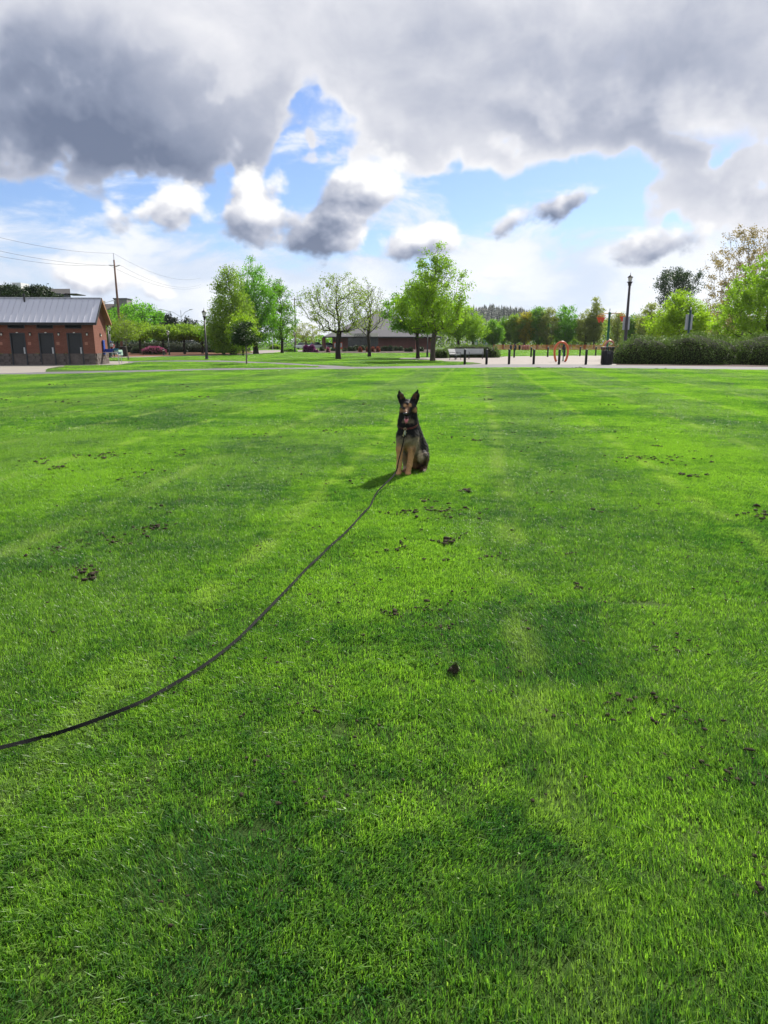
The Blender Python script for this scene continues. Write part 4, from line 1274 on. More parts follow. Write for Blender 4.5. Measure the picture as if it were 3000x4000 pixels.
BOL = [(1815, 1424, 'black bollard at the tip of the grass, in front of the white benches'), (1900, 1424, 'black bollard standing free on the plaza just right of the white benches'),
       (1988, 1423.5, 'black bollard in the front line left of the middle of the plaza'), (2084, 1423.5, 'black bollard in the front line midway between benches and orange hoop'),
       (2183, 1424.5, 'black bollard right in front of the orange hoop'), (2288, 1425, 'black bollard in the front line, next to the litter bin'),
       (2008, 1397, 'far bollard at the back of the plaza, leftmost of the back line'), (2074, 1395, 'far bollard in the back line, second from left'),
       (2139, 1394, 'far bollard in the back line, just left of the orange hoop'), (2205, 1392.5, 'far bollard seen through the orange hoop'),
       (2265, 1391, 'far bollard in the back line, right of the orange hoop'), (2326.5, 1389.8, 'far bollard in the back line beside the litter bin')]
pb_ = None
for px, py, lab in BOL:
    if pb_ is None:
        pb_ = bollard_proto(); pb_.location = G(px, py); pb_['label'] = lab
    else: dup(pb_, G(px, py), random.uniform(0, 6), lab)

# ------------------------------------------------------------------ splash plaza
M_ORANGE = pm('orange_paint', (0.58, 0.13, 0.045), 0.4, 0.15, 3.0, 20.0)
M_RED = pm('red_orange_bucket', (0.62, 0.085, 0.03), 0.4, 0.12)
M_YEL = pm('yellow_paint', (0.60, 0.36, 0.05), 0.4, 0.12)
M_PINK = pm('faded_pink_paint', (0.47, 0.17, 0.13), 0.45, 0.15)
M_GRNP = pm('green_pole_paint', (0.012, 0.10, 0.055), 0.4, 0.15)
M_TAN = pm('tan_paint', (0.50, 0.34, 0.15), 0.45, 0.12)


def hoop(name, label, base, w_, h_, r, mat, rz=0.0):
    """Arch wider in the middle than at its feet."""
    t = thing(name, label, 'hoop', base, rz)
    path = []
    a0 = R(-52)
    zc, rv = h_ * 0.55, h_ * 0.45
    for k in range(33):
        a = a0 + (math.pi - 2 * a0) * k / 32
        z = zc + (math.sin(a) * rv if a > 0 and a < math.pi else math.sin(a) * zc / math.sin(-a0))
        path.append((math.cos(a) * w_ / 2, 0, z))
    MB().tube(path, r, 12).build('arch', mat, t, True)
    for p in (path[0], path[-1]): MB().lathe([(r * 1.9, -.004), (r * 1.9, .02), (r * 1.2, .03)], 12, (p[0], 0, 0)).build('foot_flange', M_STEEL, t)
    return t


hb = G(2190, 1414); mp_ = MPP(hb)
hoop('spray_hoop', 'large orange spray hoop standing on the plaza', hb, 55 * mp_, ZT(hb, 1336), .085, M_ORANGE, R(8))
fp = thing('hand_pump', 'slim green water pump with black handle inside the orange hoop', 'water pump', G(2199, 1411))
MB().lathe([(.10, 0), (.10, .03), (.05, .05), (.045, 1.25), (.07, 1.30), (.03, 1.42)], 10).build('stem', M_GRNP, fp, True)
MB().bbox((0, -.05, 1.12), (.16, .22, .45), .05).build('pump_head', M_BLACK, fp)
MB().tube([(-.05, -.12, 1.30), (-.16, -.16, 1.05), (-.15, -.16, .80), (-.06, -.12, .68)], .03, 8).build('handle', M_BLACK, fp)
kb = G(2368, 1411)
hoop('spray_hoop', 'yellow spray hoop behind the green bucket pole', DG(2373, 66), 1.05, ZT(DG(2373, 66), 1327), .055, M_YEL, R(-25))
hoop('spray_hoop', 'faded pink spray hoop seen above the litter bin', DG(2377, 58), 0.95, ZT(DG(2377, 58), 1331), .07, M_PINK, R(10))
pbase = DG(2368, 62)
bp = thing('bucket_pole', 'green pole carrying three red tipping buckets on tan arms', 'water feature', pbase)
ph_ = ZT(pbase, 1224)
MB().lathe([(.16, 0), (.16, .03), (.105, .05), (.10, ph_ - .1), (.12, ph_ - .08), (.12, ph_ + .06), (.06, ph_ + .12)], 12).build('post', M_GRNP, bp, True)
MB().lathe([(.03, 0), (.03, .30)], 8, (0, 0, ph_ + .1)).build('finial', M_BLACK, bp)
mb_ = MPP(pbase)
for k, (dx, dy, dz) in enumerate(((-40 * mb_, -.15, -.10), (-13.5 * mb_, .9, -.06), (52 * mb_, .15, .0))):
    arm = MB().tube([(0, 0, ph_), (dx * .85, dy * .85, ph_ + dz * .6 + .03), (dx * .97, dy * .97, ph_ + dz - .03), (dx, dy, ph_ + dz - .16)], .04, 8).build('arm', M_TAN, bp, True)
    bz = ph_ + dz - .22
    bk = MB().lathe([(.06, -.46), (.20, -.12), (.245, -.02), (.22, -.02), (.17, -.12), (.04, -.40)], 14, (dx, dy, bz)).build('bucket', M_RED, bp, True)
    MB().tube([(dx - .24, dy, bz - .03), (dx - .17, dy, bz + .10), (dx, dy, bz + .16), (dx + .17, dy, bz + .10), (dx + .24, dy, bz - .03)], .025, 8).build('bail', M_YEL, bk, True)

# black slatted litter bin
lb = thing('litter_bin', 'round black slatted steel litter bin standing beside the hedge', 'litter bin', G(2369, 1424.5))
LH, LR = 1.18, 0.40
MB().lathe([(.34, .06), (.36, .10), (.36, .95), (.33, .95)], 20).build('liner', M_BLACK, lb, True)
sm = MB().add([(-.028, 0, .06), (.028, 0, .06), (.028, 0, .80), (.032, .0, .95), (.05, .085, LH), (-.05, .085, LH), (-.032, 0, .95), (-.028, 0, .80),
               (-.028, -.018, .06), (.028, -.018, .06), (.028, -.018, .80), (.032, -.018, .95), (.05, .067, LH), (-.05, .067, LH), (-.032, -.018, .95), (-.028, -.018, .80)],
              [(0, 1, 2, 7), (7, 2, 3, 6), (6, 3, 4, 5), (15, 10, 9, 8), (14, 11, 10, 15), (13, 12, 11, 14), (0, 8, 9, 1), (4, 12, 13, 5), (1, 9, 10, 2), (2, 10, 11, 3), (3, 11, 12, 4), (8, 0, 7, 15), (15, 7, 6, 14), (14, 6, 5, 13)]).mesh('slat')
sm.materials.append(M_BLACK)
for k in range(22):
    a = 2 * math.pi * k / 22
    o = obj('slat', sm, None, lb, (LR * math.cos(a), LR * math.sin(a), 0)); o.rotation_euler = (0, 0, a - math.pi / 2)
for z_, r_ in ((.12, LR + .012), (.86, LR + .012), (LH, LR + .09)):
    pts = [(r_ * math.cos(2 * math.pi * k / 24), r_ * math.sin(2 * math.pi * k / 24), z_) for k in range(25)]
    MB().tube(pts, .018, 6, False).build('hoop_band', M_BLACK, lb, True)
MB().lathe([(.36, 0), (.36, .05), (.30, .055)], 20, (0, 0, .01)).build('foot', M_BLACK, lb)
MB().bbox((0, -LR - .02, .80), (.26, .02, .18), .01).build('sign_plate', M_FRAME, lb)

# twin signs on the green pole behind the hedge
sp_b = DG(2678, 57)
sp_ = thing('sign_post', 'dark green pole with two pale sign panels seen edge-on behind the hedge', 'sign', sp_b)
M_GRNDK = pm('dark_green_pole', (0.008, 0.038, 0.040), 0.45, 0.15)
zt = ZT(sp_b, 1212)
MB().lathe([(.12, 0), (.12, .05), (.085, .08), (.085, zt)], 12).build('post', M_GRNDK, sp_, True)
MB().lathe([(.05, 0), (.05, .16), (.02, .19)], 10, (0, 0, zt)).build('finial', M_STEEL, sp_, True)
z0, z1 = ZT(sp_b, 1288), ZT(sp_b, 1228)
MB().bbox((-.17, .10, (z0 + z1) / 2), (.26, .03, z1 - z0), .01).build('sign_panel', M_SIGNB, sp_)
MB().bbox((.17, .10, (z0 + z1) / 2), (.20, .03, z1 - z0), .01).build('sign_panel', M_SIGNB, sp_)
ub = thing('utility_box', 'low dark box with pale lid at the foot of the tall lamp', 'utility box', DG(2459, 58))
MB().bbox((0, 0, .45), (.62, .5, .9), .03).build('body', M_LAMPPOST, ub)
MB().bbox((0, 0, .925), (.70, .56, .05), .015).build('lid', M_SIGNB, ub)

# ------------------------------------------------------------------ benches
M_SLATW = pm('bench_slat_white', (0.50, 0.50, 0.50), 0.5, 0.12, 4.0, 40.0)
M_SEATG = pm('bench_seat_grey_green', (0.16, 0.20, 0.18), 0.5, 0.12, 4.0, 40.0)


def bench(label, base, rz, L=1.75):
    t = thing('park_bench', label, 'bench', base, rz, 'white slatted benches')
    s1 = MB().bbox((0, 0, 0), (L, .075, .028), .006).mesh('seat_slat'); s1.materials.append(M_SEATG)
    for k in range(5): obj('seat_slat', s1, None, t, (0, -.22 + k * .095, .44 - .004 * abs(k - 2)))
    s2 = MB().bbox((0, 0, 0), (L, .026, .082), .006).mesh('back_slat'); s2.materials.append(M_SLATW)
    for k in range(5):
        o = obj('back_slat', s2, None, t, (0, .24 + k * .034, .53 + k * .092)); o.rotation_euler = (R(-18), 0, 0)
    for sx in (-1, 1):
        x = sx * (L / 2 - .10)
        f = MB().tube([(x, -.27, 0), (x, -.22, .2), (x, -.24, .42)], .022, 6).tube([(x, .30, 0), (x, .20, .2), (x, .22, .42), (x, .42, .95)], .022, 6).tube([(x, -.25, .425), (x, .24, .425)], .018, 6).tube([(x, -.24, .2), (x, .2, .22)], .012, 6)
        f.build('leg_frame', M_BLACK, t, True)
        MB().tube([(x, .28, .66), (x, .10, .66), (x, -.16, .66), (x, -.25, .61), (x, -.27, .52), (x, -.24, .43)], .02, 6).build('armrest', M_BLACK, t, True)
    return t


bench('white slatted bench on the right, seat towards the path', G(1850, 1402.5) + Vector((0, -.1, 0)), R(-4), 1.8)
bench('middle white slatted bench, between the turned one and the right one', G(1806, 1403.5) + Vector((0, -.2, 0)), R(3), 1.35)
bench('white slatted bench turned sideways, leftmost of the three', G(1778, 1406), R(62), 1.5)

# ------------------------------------------------------------------ far side: fence, dark planters, play towers, bridge
M_NET = pm('orange_net', (0.62, 0.16, 0.04), 0.7, 0.2, 3.0, 20.0)
nm_, nt_, nb_ = new_mat('orange_plastic_net')
nb_.inputs['Base Color'].default_value = (0.62, 0.15, 0.035, 1); nb_.inputs['Roughness'].default_value = .6
x0_, x1_ = DG(1925, 152).x, DG(2480, 152).x
nf = thing('barrier_fence', 'orange plastic barrier fence along the far edge of the lawn', 'fence', (0, 152, 0))
vn, fn = [], []
k = x0_
while k < x1_ - 2.4:
    MB().tube([(k, 0, 0), (k, 0, 1.2)], .022, 5).build('post', M_STEEL, nf)
    q = MB()
    for j in range(7): q.box((k + 1.2, .03, .10 + j * .155), (2.4, .012, .075))
    for j in range(9): q.box((k + .15 + j * .2625, .045, .57), (.05, .012, 1.02))
    q.build('net_panel', nm_, nf)
    k += 2.4
PLANT = [(1877 + 118, 1366.5, 9, 'tall black tub planter, leftmost by the orange fence', M_BLACK), (2013, 1368, 8, 'black tub planter at the foot of the yellow tree', M_BLACK),
         (2029, 1366, 8, 'black rounded planter left of the red-brown ones', M_BLACK), (2043, 1366, 10, 'wide red-brown planter by the orange fence, left of two', M_PINK), (2054, 1366, 9, 'wide red-brown planter by the orange fence, right of two', M_PINK), (2063, 1366, 7, 'narrow red-brown planter right of the wide ones', M_PINK)]
for i, (px, py, hw, lab, mt) in enumerate(PLANT):
    b = DG(px, 146); m = MPP(b)
    t = thing('tub_planter', lab, 'planter', b, 0, 'tub planters by the orange fence')
    r_ = hw * m * .55
    MB().lathe([(r_ * .55, 0), (r_ * .8, .15), (r_, .6), (r_ * 1.02, 1.0), (r_ * .92, 1.0), (r_ * .85, .9)], 12).build('tub', mt, t, True)
    MB().lathe([(r_ * .88, .0), (r_ * .5, .12), (.02, .18)], 10, (0, 0, .9)).build('soil', M_MULCHD, t)
M_ROOFG = pm('play_roof_green', (0.03, 0.17, 0.13), 0.5, 0.12)
M_PLAYW = pm('play_pale_panel', (0.42, 0.44, 0.42), 0.6, 0.12)
for px, top, w_, lab in ((1855, 1323, 9, 'green hip-roofed play tower, leftmost'), (1898, 1320, 8, 'green hip-roofed play tower in the middle'), (1913, 1328, 10, 'green hip-roofed play tower nearest the bridge arch')):
    b = DG(px, 172); m = MPP(b); r_ = w_ * m
    t = thing('play_tower', lab + ', over the bench hedge', 'play tower', b, R(20), 'play towers beyond the bench hedge')
    ht = ZT(b, top)
    MB().add([(-r_, -r_, ht - .7), (r_, -r_, ht - .7), (r_, r_, ht - .7), (-r_, r_, ht - .7), (0, 0, ht)], [(0, 1, 4), (1, 2, 4), (2, 3, 4), (3, 0, 4), (3, 2, 1, 0)]).build('roof', M_ROOFG, t)
    for sx in (-1, 1):
        for sy in (-1, 1): MB().box((sx * r_ * .8, sy * r_ * .8, (ht - .7) / 2), (.12, .12, ht - .7)).build('post', M_ROOFG, t)
    MB().box((0, 0, 1.0), (r_ * 1.6, r_ * 1.6, .12)).build('deck', M_PLAYW, t)
    MB().box((0, -r_ * .75, 1.35), (r_ * 1.4, .05, .55)).build('guard_panel', M_PLAYW, t)
M_WHITE = pm('white_steel', (0.62, 0.63, 0.63), 0.5, 0.05)
bb = DG(2010, 300)
br_ = thing('arch_bridge', 'white steel arch footbridge glimpsed between trees below the wooded hill', 'bridge', bb)
mm = MPP(bb)
arcs = []
for t_ in np.linspace(0, 1, 15):
    arcs.append(((t_ - .5) * 210 * mm, 0, 3.0 + 8.6 * math.sin(math.pi * t_)))
for yy in (-1.6, 1.6): MB().tube([(x, yy, z) for x, _, z in arcs], .40, 8).build('arch', M_WHITE, br_, True)
MB().box((0, 0, 4.3), (230 * mm, 3.6, .6)).build('deck', M_WHITE, br_)
for x, _, z in arcs[2:-2]: MB().tube([(x, -1.6, 4.5), (x, -1.6, z)], .12, 5).build('hanger', M_WHITE, br_)

# ------------------------------------------------------------------ carousel hall
M_SHINGLE = pm('grey_shingle', (0.115, 0.112, 0.125), 0.85, 0.12, 0.6, 6.0, 0.4, 8.0)
M_BRKD = pm('hall_brick', (0.125, 0.052, 0.04), 0.9, 0.2, 1.0, 8.0)
M_SIGNW = pm('sign_cream', (0.58, 0.56, 0.48), 0.6, 0.08)
M_INK = pm('sign_ink', (0.03, 0.035, 0.05), 0.6, 0.1)
cb_ = DG(1480, 165); cm = MPP(cb_)
ch = thing('carousel_hall', 'low brick carousel hall with big grey hip roof and cream sign', 'building', cb_)
X = lambda px: (px - 1480) * cm
Z = lambda py: ZT(cb_, py)
ea = Z(1315)
MB().box((X(1327), 2.0, ea / 2), (X(1358) - X(1297), .4, ea)).box((X(1588), 2.0, ea / 2), (X(1700) - X(1477), .4, ea)).build('wall', M_BRKD, ch)
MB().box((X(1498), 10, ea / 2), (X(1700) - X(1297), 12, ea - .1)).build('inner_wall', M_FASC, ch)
for i in range(7):
    xa = 1358 + i * 17.2
    pn = MB().box((X(xa + 8.6), 2.1, ea * .5), (cm * 14.6, .06, ea - .25)).build('window', M_GLASS, ch)
    MB().box((X(xa + .2), 2.0, ea * .5), (cm * 1.8, .14, ea)).build('mullion', M_BLACK, pn)
MB().box((X(1417), 2.0, ea * .62), (cm * 119, .12, .12)).build('transom', M_BLACK, ch)
pk, rl, rr_ = Z(1206), X(1262), X(1722)
yb, yf = 22, .4
MB().add([(rl, yf, ea), (rr_, yf, ea), (rr_, yb, ea), (rl, yb, ea), (X(1470), (yf + yb) / 2, pk), (X(1500), (yf + yb) / 2, pk)],
         [(0, 1, 5, 4), (1, 2, 5), (2, 3, 4, 5), (3, 0, 4), (3, 2, 1, 0)]).build('roof', M_SHINGLE, ch)
MB().box((X(1492), .35, ea - .12), (rr_ - rl + .2, .12, .26)).build('fascia', M_FASC, ch)
MB().box((X(1264), 1.2, ea / 2 - .1), (cm * 14, cm * 14, ea - .2)).build('brick_pier', M_BRKD, ch)
MB().box((X(1626), .9, ea / 2 - .1), (cm * 6, cm * 6, ea - .2)).build('brick_pier', M_PINK, ch)
sg = MB().add([(X(1377), -.15, ea), (X(1477) - 22 * cm * 0, -.15, ea), (X(1478), -.15, Z(1300.5)), (X(1358), -.15, Z(1302.5)),
               (X(1377), .25, ea), (X(1477), .25, ea), (X(1478), .25, Z(1300.5)), (X(1358), .25, Z(1302.5))],
              [(0, 1, 2, 3), (7, 6, 5, 4), (0, 4, 5, 1), (1, 5, 6, 2), (2, 6, 7, 3), (3, 7, 4, 0)]).build('sign_board', M_SIGNW, ch)


def letters(name, text, size, loc, parent, mat, width=None):
    cu = bpy.data.curves.new(name, 'FONT'); cu.body = text; cu.size = size; cu.extrude = 0.02; cu.align_x = 'CENTER'
    cu.offset = 0.012 * size
    tmp = bpy.data.objects.new(name, cu); COL.objects.link(tmp)
    dg = bpy.context.evaluated_depsgraph_get(); dg.update()
    me = bpy.data.meshes.new_from_object(tmp.evaluated_get(dg))
    bpy.data.objects.remove(tmp)
    o = obj(name, me, mat, parent, loc); o.rotation_euler = (math.pi / 2, 0, 0)
    if width:
        w0 = max(v.co.x for v in me.vertices) - min(v.co.x for v in me.vertices); o.scale = (width / w0, 1, 1)
    return o


letters('sign_lettering', 'CAROUSEL', 9.0 * cm, (X(1417), -.18, Z(1315.2)), sg, M_INK, 68 * cm)
letters('sign_lettering', "SALEM'S RIVERFRONT", 5.0 * cm, (X(1414), -.18, Z(1306.8)), sg, M_INK, 56 * cm)
for px in (1307, 1332):
    pn = MB().box((X(px), 1.4, .85), (cm * 9, .12, 1.5)).build('notice_board', M_RED, ch)
    MB().box((X(px), 1.32, .95), (cm * 5.5, .05, .9)).build('notice_sheet', M_SIGNB, pn)

# ------------------------------------------------------------------ buildings to the left
M_STUCCO = pm('beige_stucco', (0.25, 0.235, 0.20), 0.85, 0.1, 0.4, 5.0)
M_GREYST = pm('grey_panel', (0.19, 0.18, 0.18), 0.8, 0.1, 0.4, 5.0)
ob = DG(120, 120); om = MPP(ob)
of_ = thing('office_building', 'long flat-roofed grey and beige building behind the pines', 'building', ob)
ox = lambda px: (px - 120) * om
oz = lambda py: ZT(ob, py)
MB().box((ox(-60), 4, oz(1120) / 2), (ox(38) - ox(-158), 8, oz(1120))).build('stair_block', M_STUCCO, of_)
MB().box((ox(-60), 4, oz(1120) + .1), (ox(40) - ox(-160), 8.2, .2)).build('parapet', M_GREYST, of_)
MB().box((ox(31), -.05, (oz(1132) + oz(1155)) / 2), (.5, .1, oz(1132) - oz(1155))).build('window', M_GLASS, of_)
MB().box((ox(55), 5, oz(1108)), (om * 34, 3, .9)).build('roof_plant', M_WHITE, of_)
vs_ = [(ox(38.5), .8, oz(1126)), (DG(298, 134).x - ob.x, 14, ZT(DG(298, 134), 1128)), (DG(298, 142).x - ob.x, 22, ZT(DG(298, 134), 1128)), (ox(38.5), 9, oz(1126))]
MB().add([(x, y, 0) for x, y, z in vs_] + [(x, y, z) for x, y, z in vs_], [(0, 1, 5, 4), (1, 2, 6, 5), (2, 3, 7, 6), (3, 0, 4, 7), (4, 5, 6, 7)]).build('wing_wall', M_GREYST, of_)
for i in range(7):
    f_ = .46 + i * .082
    x_, y_ = vs_[0][0] + (vs_[1][0] - vs_[0][0]) * f_, .8 + 13.2 * f_
    wd = MB().box((x_, y_ - .12, oz(1151) + .3), (1.25, .18, 1.35), math.atan2(13.2, vs_[1][0] - vs_[0][0])).build('window', M_GLASS, of_)
    MB().box((x_, y_ - .2, oz(1151) + .3), (.08, .1, 1.35)).build('mullion', M_FRAME, wd)
MB().box((DG(300, 134).x - ob.x + .8, 14, ZT(DG(298, 134), 1151)), (2.2, 5, .12), .1).build('canopy', M_FASC, of_)
hb2 = DG(470, 190); hm = MPP(hb2)
hs = thing('brown_building', 'dark brown pitched roof building with grey stair tower behind the broad tree', 'building', hb2)
MB().box((0, 4, ZT(hb2, 1210) / 2), (hm * 130, 10, ZT(hb2, 1210))).build('wall', M_STUCCO, hs)
MB().add([(-hm * 68, -1.2, ZT(hb2, 1213)), (hm * 20, -1.2, ZT(hb2, 1213)), (hm * 20, 4, ZT(hb2, 1184)), (-hm * 68, 4, ZT(hb2, 1184)), (-hm * 68, 9, ZT(hb2, 1213)), (hm * 20, 9, ZT(hb2, 1213))], [(0, 1, 2, 3), (3, 2, 5, 4), (0, 3, 4), (1, 5, 2)]).build('roof', pm('brown_shingle', (.045, .035, .035), .9, .15), hs)
MB().box((hm * 16, 2, ZT(hb2, 1168) / 2), (hm * 50, 4, ZT(hb2, 1168))).build('stair_tower', M_GREYST, hs)
MB().box((hm * 16, 2, ZT(hb2, 1168) + .1), (hm * 54, 4.4, .25)).build('tower_parapet', M_FASC, hs)
MB().box((-hm * 75, 2, ZT(hb2, 1172) / 2), (hm * 22, 4, ZT(hb2, 1172))).build('chimney_block', M_STUCCO, hs)

# ------------------------------------------------------------------ poles and wires
M_POLE = pm('weathered_pole', (0.17, 0.105, 0.082), 0.9, 0.2, 2.0, 12.0)
ub_ = DG(477, 105); 
up = thing('utility_pole', 'tall weathered wooden utility pole with short insulator arms behind the building', 'utility pole', ub_)
uh = ZT(ub_, 1015)
lx_ = (456 - 477) * MPP(ub_) * 0
MB().tube([(0, 0, 0), (0, 0, uh * .6), (0, 0, uh)], [.20, .16, .11], 10).build('pole', M_POLE, up, True)
MB().tube([(0, 0, uh), (0, 0, uh + .9)], .05, 6).build('top_pin', M_STEEL, up)
wz = ZT(ub_, 1040)
for sx in (-1, 1): MB().tube([(0, 0, wz - .1 * sx), (sx * .8, 0, wz + .15)], .06, 6).build('insulator_arm', M_STEEL, up)
M_WIRE = pm('wire', (0.05, 0.05, 0.055), 0.6, 0.1)
ends_r = [(800, 1086), (800, 1112), (800, 1121)]
ends_l = [(-300, 815), (-300, 880), (-300, 912)]
starts = [(0, 0, uh + .9), (.8, 0, wz + .15), (-.8, 0, wz + .15)]
WL = ('topmost thin overhead wire', 'middle thin overhead wire', 'lowest thin overhead wire')
for k in range(3):
    s = Vector(starts[k]) + ub_
    dr = DG(ends_r[k][0], 175); er = Vector((dr.x, dr.y, ZT(dr, ends_r[k][1])))
    dl = DG(ends_l[k][0], 62); el_ = Vector((dl.x, dl.y, ZT(dl, ends_l[k][1])))
    pts = []
    for a_, b_, n_, sag in ((el_, s, 14, .9), (s, er, 14, 1.6)):
        for i in range(n_ + (a_ is s)):
            f = i / n_
            p = a_.lerp(b_, f); p.z -= sag * 4 * f * (1 - f)
            pts.append(p)
    o = MB().tube([p - ub_ for p in pts], .015, 5).build('overhead_wire', M_WIRE)
    o.location = ub_
    tag(o, WL[k] + ' strung over the utility pole', 'wire', 'overhead wires')
p2 = DG(1156, 190)
t = thing('utility_pole', 'thin distant pole right of the tall tree group', 'utility pole', p2)
MB().tube([(0, 0, 0), (0, 0, ZT(p2, 1162))], [.20, .11], 8).build('pole', M_POLE, t)
MB().box((0, 0, ZT(p2, 1170)), (1.6, .1, .1)).build('crossarm', M_POLE, t)
sb = DG(716, 170); sh = ZT(sb, 1222); sm_ = MPP(sb)
t = thing('road_light', 'double-armed road light above the dark conifers', 'street lamp', sb)
MB().tube([(0, 0, 0), (0, 0, sh + .6)], [.12, .07], 8).build('pole', M_STEEL, t)
for sx, l_ in ((-1, 76), (1, 40)):
    MB().tube([(0, 0, sh - 1.0), (sx * l_ * sm_ * .4, 0, sh + .15), (sx * l_ * sm_, 0, sh + .75)], .055, 6).build('arm', M_STEEL, t)
    MB().bbox((sx * l_ * sm_, 0, sh + .75), (.8, .3, .14), .05).build('lamp_head', M_STEEL, t)
rb2 = DG(395, 150); 
t = thing('road_light', 'curved single-arm road light over the brown roof by the utility pole', 'street lamp', rb2)
rz_ = ZT(rb2, 1175); rm = MPP(rb2)
MB().tube([(0, 0, 0), (0, 0, rz_ - 1.6)], [.11, .07], 8).build('pole', M_STEEL, t)
MB().tube([(0, 0, rz_ - 1.7), (22 * rm, 0, rz_ - .5), (62 * rm, 0, rz_)], .05, 6).build('arm', M_STEEL, t)
MB().bbox((64 * rm, 0, rz_), (.7, .28, .13), .05).build('lamp_head', M_STEEL, t)

# flag
fb_ = DG(1066, 140); fm = MPP(fb_)
fl = thing('flagpole', 'striped red and white flag on a pole amid the tall tree group', 'flag', fb_)
ft = ZT(fb_, 1240)
MB().tube([(0, 0, 0), (0, 0, ft)], .05, 6).build('pole', M_STEEL, fl)
M_FR, M_FW = pm('flag_red', (.42, .04, .05), .8, .1), pm('flag_white', (.62, .6, .6), .8, .05)
for k in range(7):
    q = MB()
    pts = [((j / 8) * 1.7, .12 * math.sin(j * .9 + .3), ft - .15 - k * .16 - .55 * (j / 8)) for j in range(9)]
    vs_, fs_ = [], []
    for j, (x, y, z) in enumerate(pts): vs_ += [(x, y, z), (x, y, z - .158), (x, y + .02, z), (x, y + .02, z - .158)]
    for j in range(8): a = j * 4; fs_ += [(a, a + 1, a + 5, a + 4), (a + 2, a + 6, a + 7, a + 3), (a, a + 4, a + 6, a + 2), (a + 1, a + 3, a + 7, a + 5)]
    q.add(vs_, fs_).build('stripe', M_FR if k % 2 == 0 else M_FW, fl)


# ------------------------------------------------------------------ parked cars, table, bins, person
def car(label, base, rz, paint, roof_h=1.55, L=4.5):
    t = thing('parked_car', label, 'car', base, rz, 'cars parked behind the park')
    W = 1.8
    prof = [(-L / 2, .35), (-L / 2, .75), (-L / 2 + .1, .95), (-L * .22, 1.02), (L * .20, 1.0), (L * .46, .86), (L / 2, .62), (L / 2, .35)]
    q = MB(); n = len(prof)
    q.add([(x, -W / 2, z) for x, z in prof] + [(x, W / 2, z) for x, z in prof], [tuple(range(n)), tuple(range(2 * n - 1, n - 1, -1))] + [(i, i + n, (i + 1) % n + n, (i + 1) % n) for i in range(n)])
    body = q.build('body', paint, t)
    cab = [(-L * .40, .98), (-L * .30, roof_h - .06), (-L * .12, roof_h), (L * .05, roof_h - .05), (L * .24, .98)]
    q = MB(); n = len(cab)
    q.add([(x, -W / 2 + .08, z) if z < 1.1 else (x, -W / 2 + .22, z) for x, z in cab] + [(x, W / 2 - .08, z) if z < 1.1 else (x, W / 2 - .22, z) for x, z in cab], [tuple(range(n)), tuple(range(2 * n - 1, n - 1, -1))] + [(i, i + n, (i + 1) % n + n, (i + 1) % n) for i in range(n)])
    q.build('windows', M_GLASS, t)
    MB().box((-L * .1, 0, roof_h - .005), (L * .22, W - .46, .05)).build('roof', paint, t)
    for sx in (-.31, .31):
        for sy in (-1, 1):
            wh = MB().tube([(sx * L, sy * (W / 2 - .02), .33), (sx * L, sy * (W / 2 - .22), .33)], .33, 14).build('wheel', M_BLACK, t)
            MB().tube([(sx * L, sy * (W / 2 + .01), .33), (sx * L, sy * (W / 2 - .03), .33)], .20, 10).build('rim', M_STEEL, wh)
    for sy in (-.6, .6): MB().bbox((L / 2 - .02, sy, .68), (.08, .32, .14), .02).build('headlight', M_LAMPG, t)
    return t


P_WHITE, P_SILV, P_DARK = pm('paint_white', (.62, .62, .63), .25, .04), pm('paint_silver', (.32, .34, .36), .25, .05, metal=.5), pm('paint_dark', (.03, .035, .045), .25, .1)
car('small white car parked left of the azaleas', DG(1188, 176), R(60), P_WHITE)
car('silver white car parked right of the large azaleas', DG(1240, 172), R(20), P_WHITE, 1.7)
car('pale car parked beneath the left pavilion of the carousel hall', DG(1288, 176), R(10), P_SILV)
car('white car glimpsed under the low spreading trees', DG(752, 126), R(5), P_WHITE, 1.9, 5.0)

tb = thing('folding_table', 'small table under a pale green cloth beside the bending person', 'table', G(456, 1396), R(-15))
M_CLOTH = pm('pale_green_cloth', (.33, .50, .40), .85, .08)
MB().box((0, 0, .735), (1.0, .6, .03)).build('tabletop', M_PLAYW, tb)
cl_v, cl_f = [], []
for j, (x, z) in enumerate(((-.53, .30), (-.52, .70), (-.5, .76), (.5, .76), (.52, .70), (.56, .22))):
    for y in (-.33, .33): cl_v.append((x, y, z))
for j in range(5): cl_f.append((j * 2, j * 2 + 1, j * 2 + 3, j * 2 + 2))
o_ = len(cl_v); cl_v += [(-.52, -.335, .28), (.55, -.345, .30)]
cl_f += [(o_, o_ + 1, 8, 2)]
MB().add(cl_v, cl_f).build('cloth', M_CLOTH, tb)
for sx in (-1, 1):
    for sy in (-1, 1): MB().tube([(sx * .42, sy * .24, .73), (sx * .5, sy * .26, 0)], .018, 6).build('leg', M_STEEL, tb)
bn = thing('waste_bin', 'dark round waste bin between the pale green table and the sapling', 'litter bin', G(484, 1393))
MB().lathe([(.34, 0), (.36, .08), (.40, 1.0), (.42, 1.02), (.42, 1.08), (.33, 1.09), (.30, .95)], 16).build('body', M_BLACK, bn, True)
MB().lathe([(.38, 0), (.40, .04)], 16, (0, 0, .5)).build('band', M_FRAME, bn)


# ------------------------------------------------------------------ the dog: one continuous body grown from a distance field
def rcone(P, a, b, ra, rb):
    a, b = np.array(a), np.array(b)
    d = b - a; L2 = (d * d).sum()
    t = np.clip(((P - a) @ d) / L2, 0, 1)
    q = P - (a + t[:, None] * d)
    return np.sqrt((q * q).sum(1)) - (ra + (rb - ra) * t)


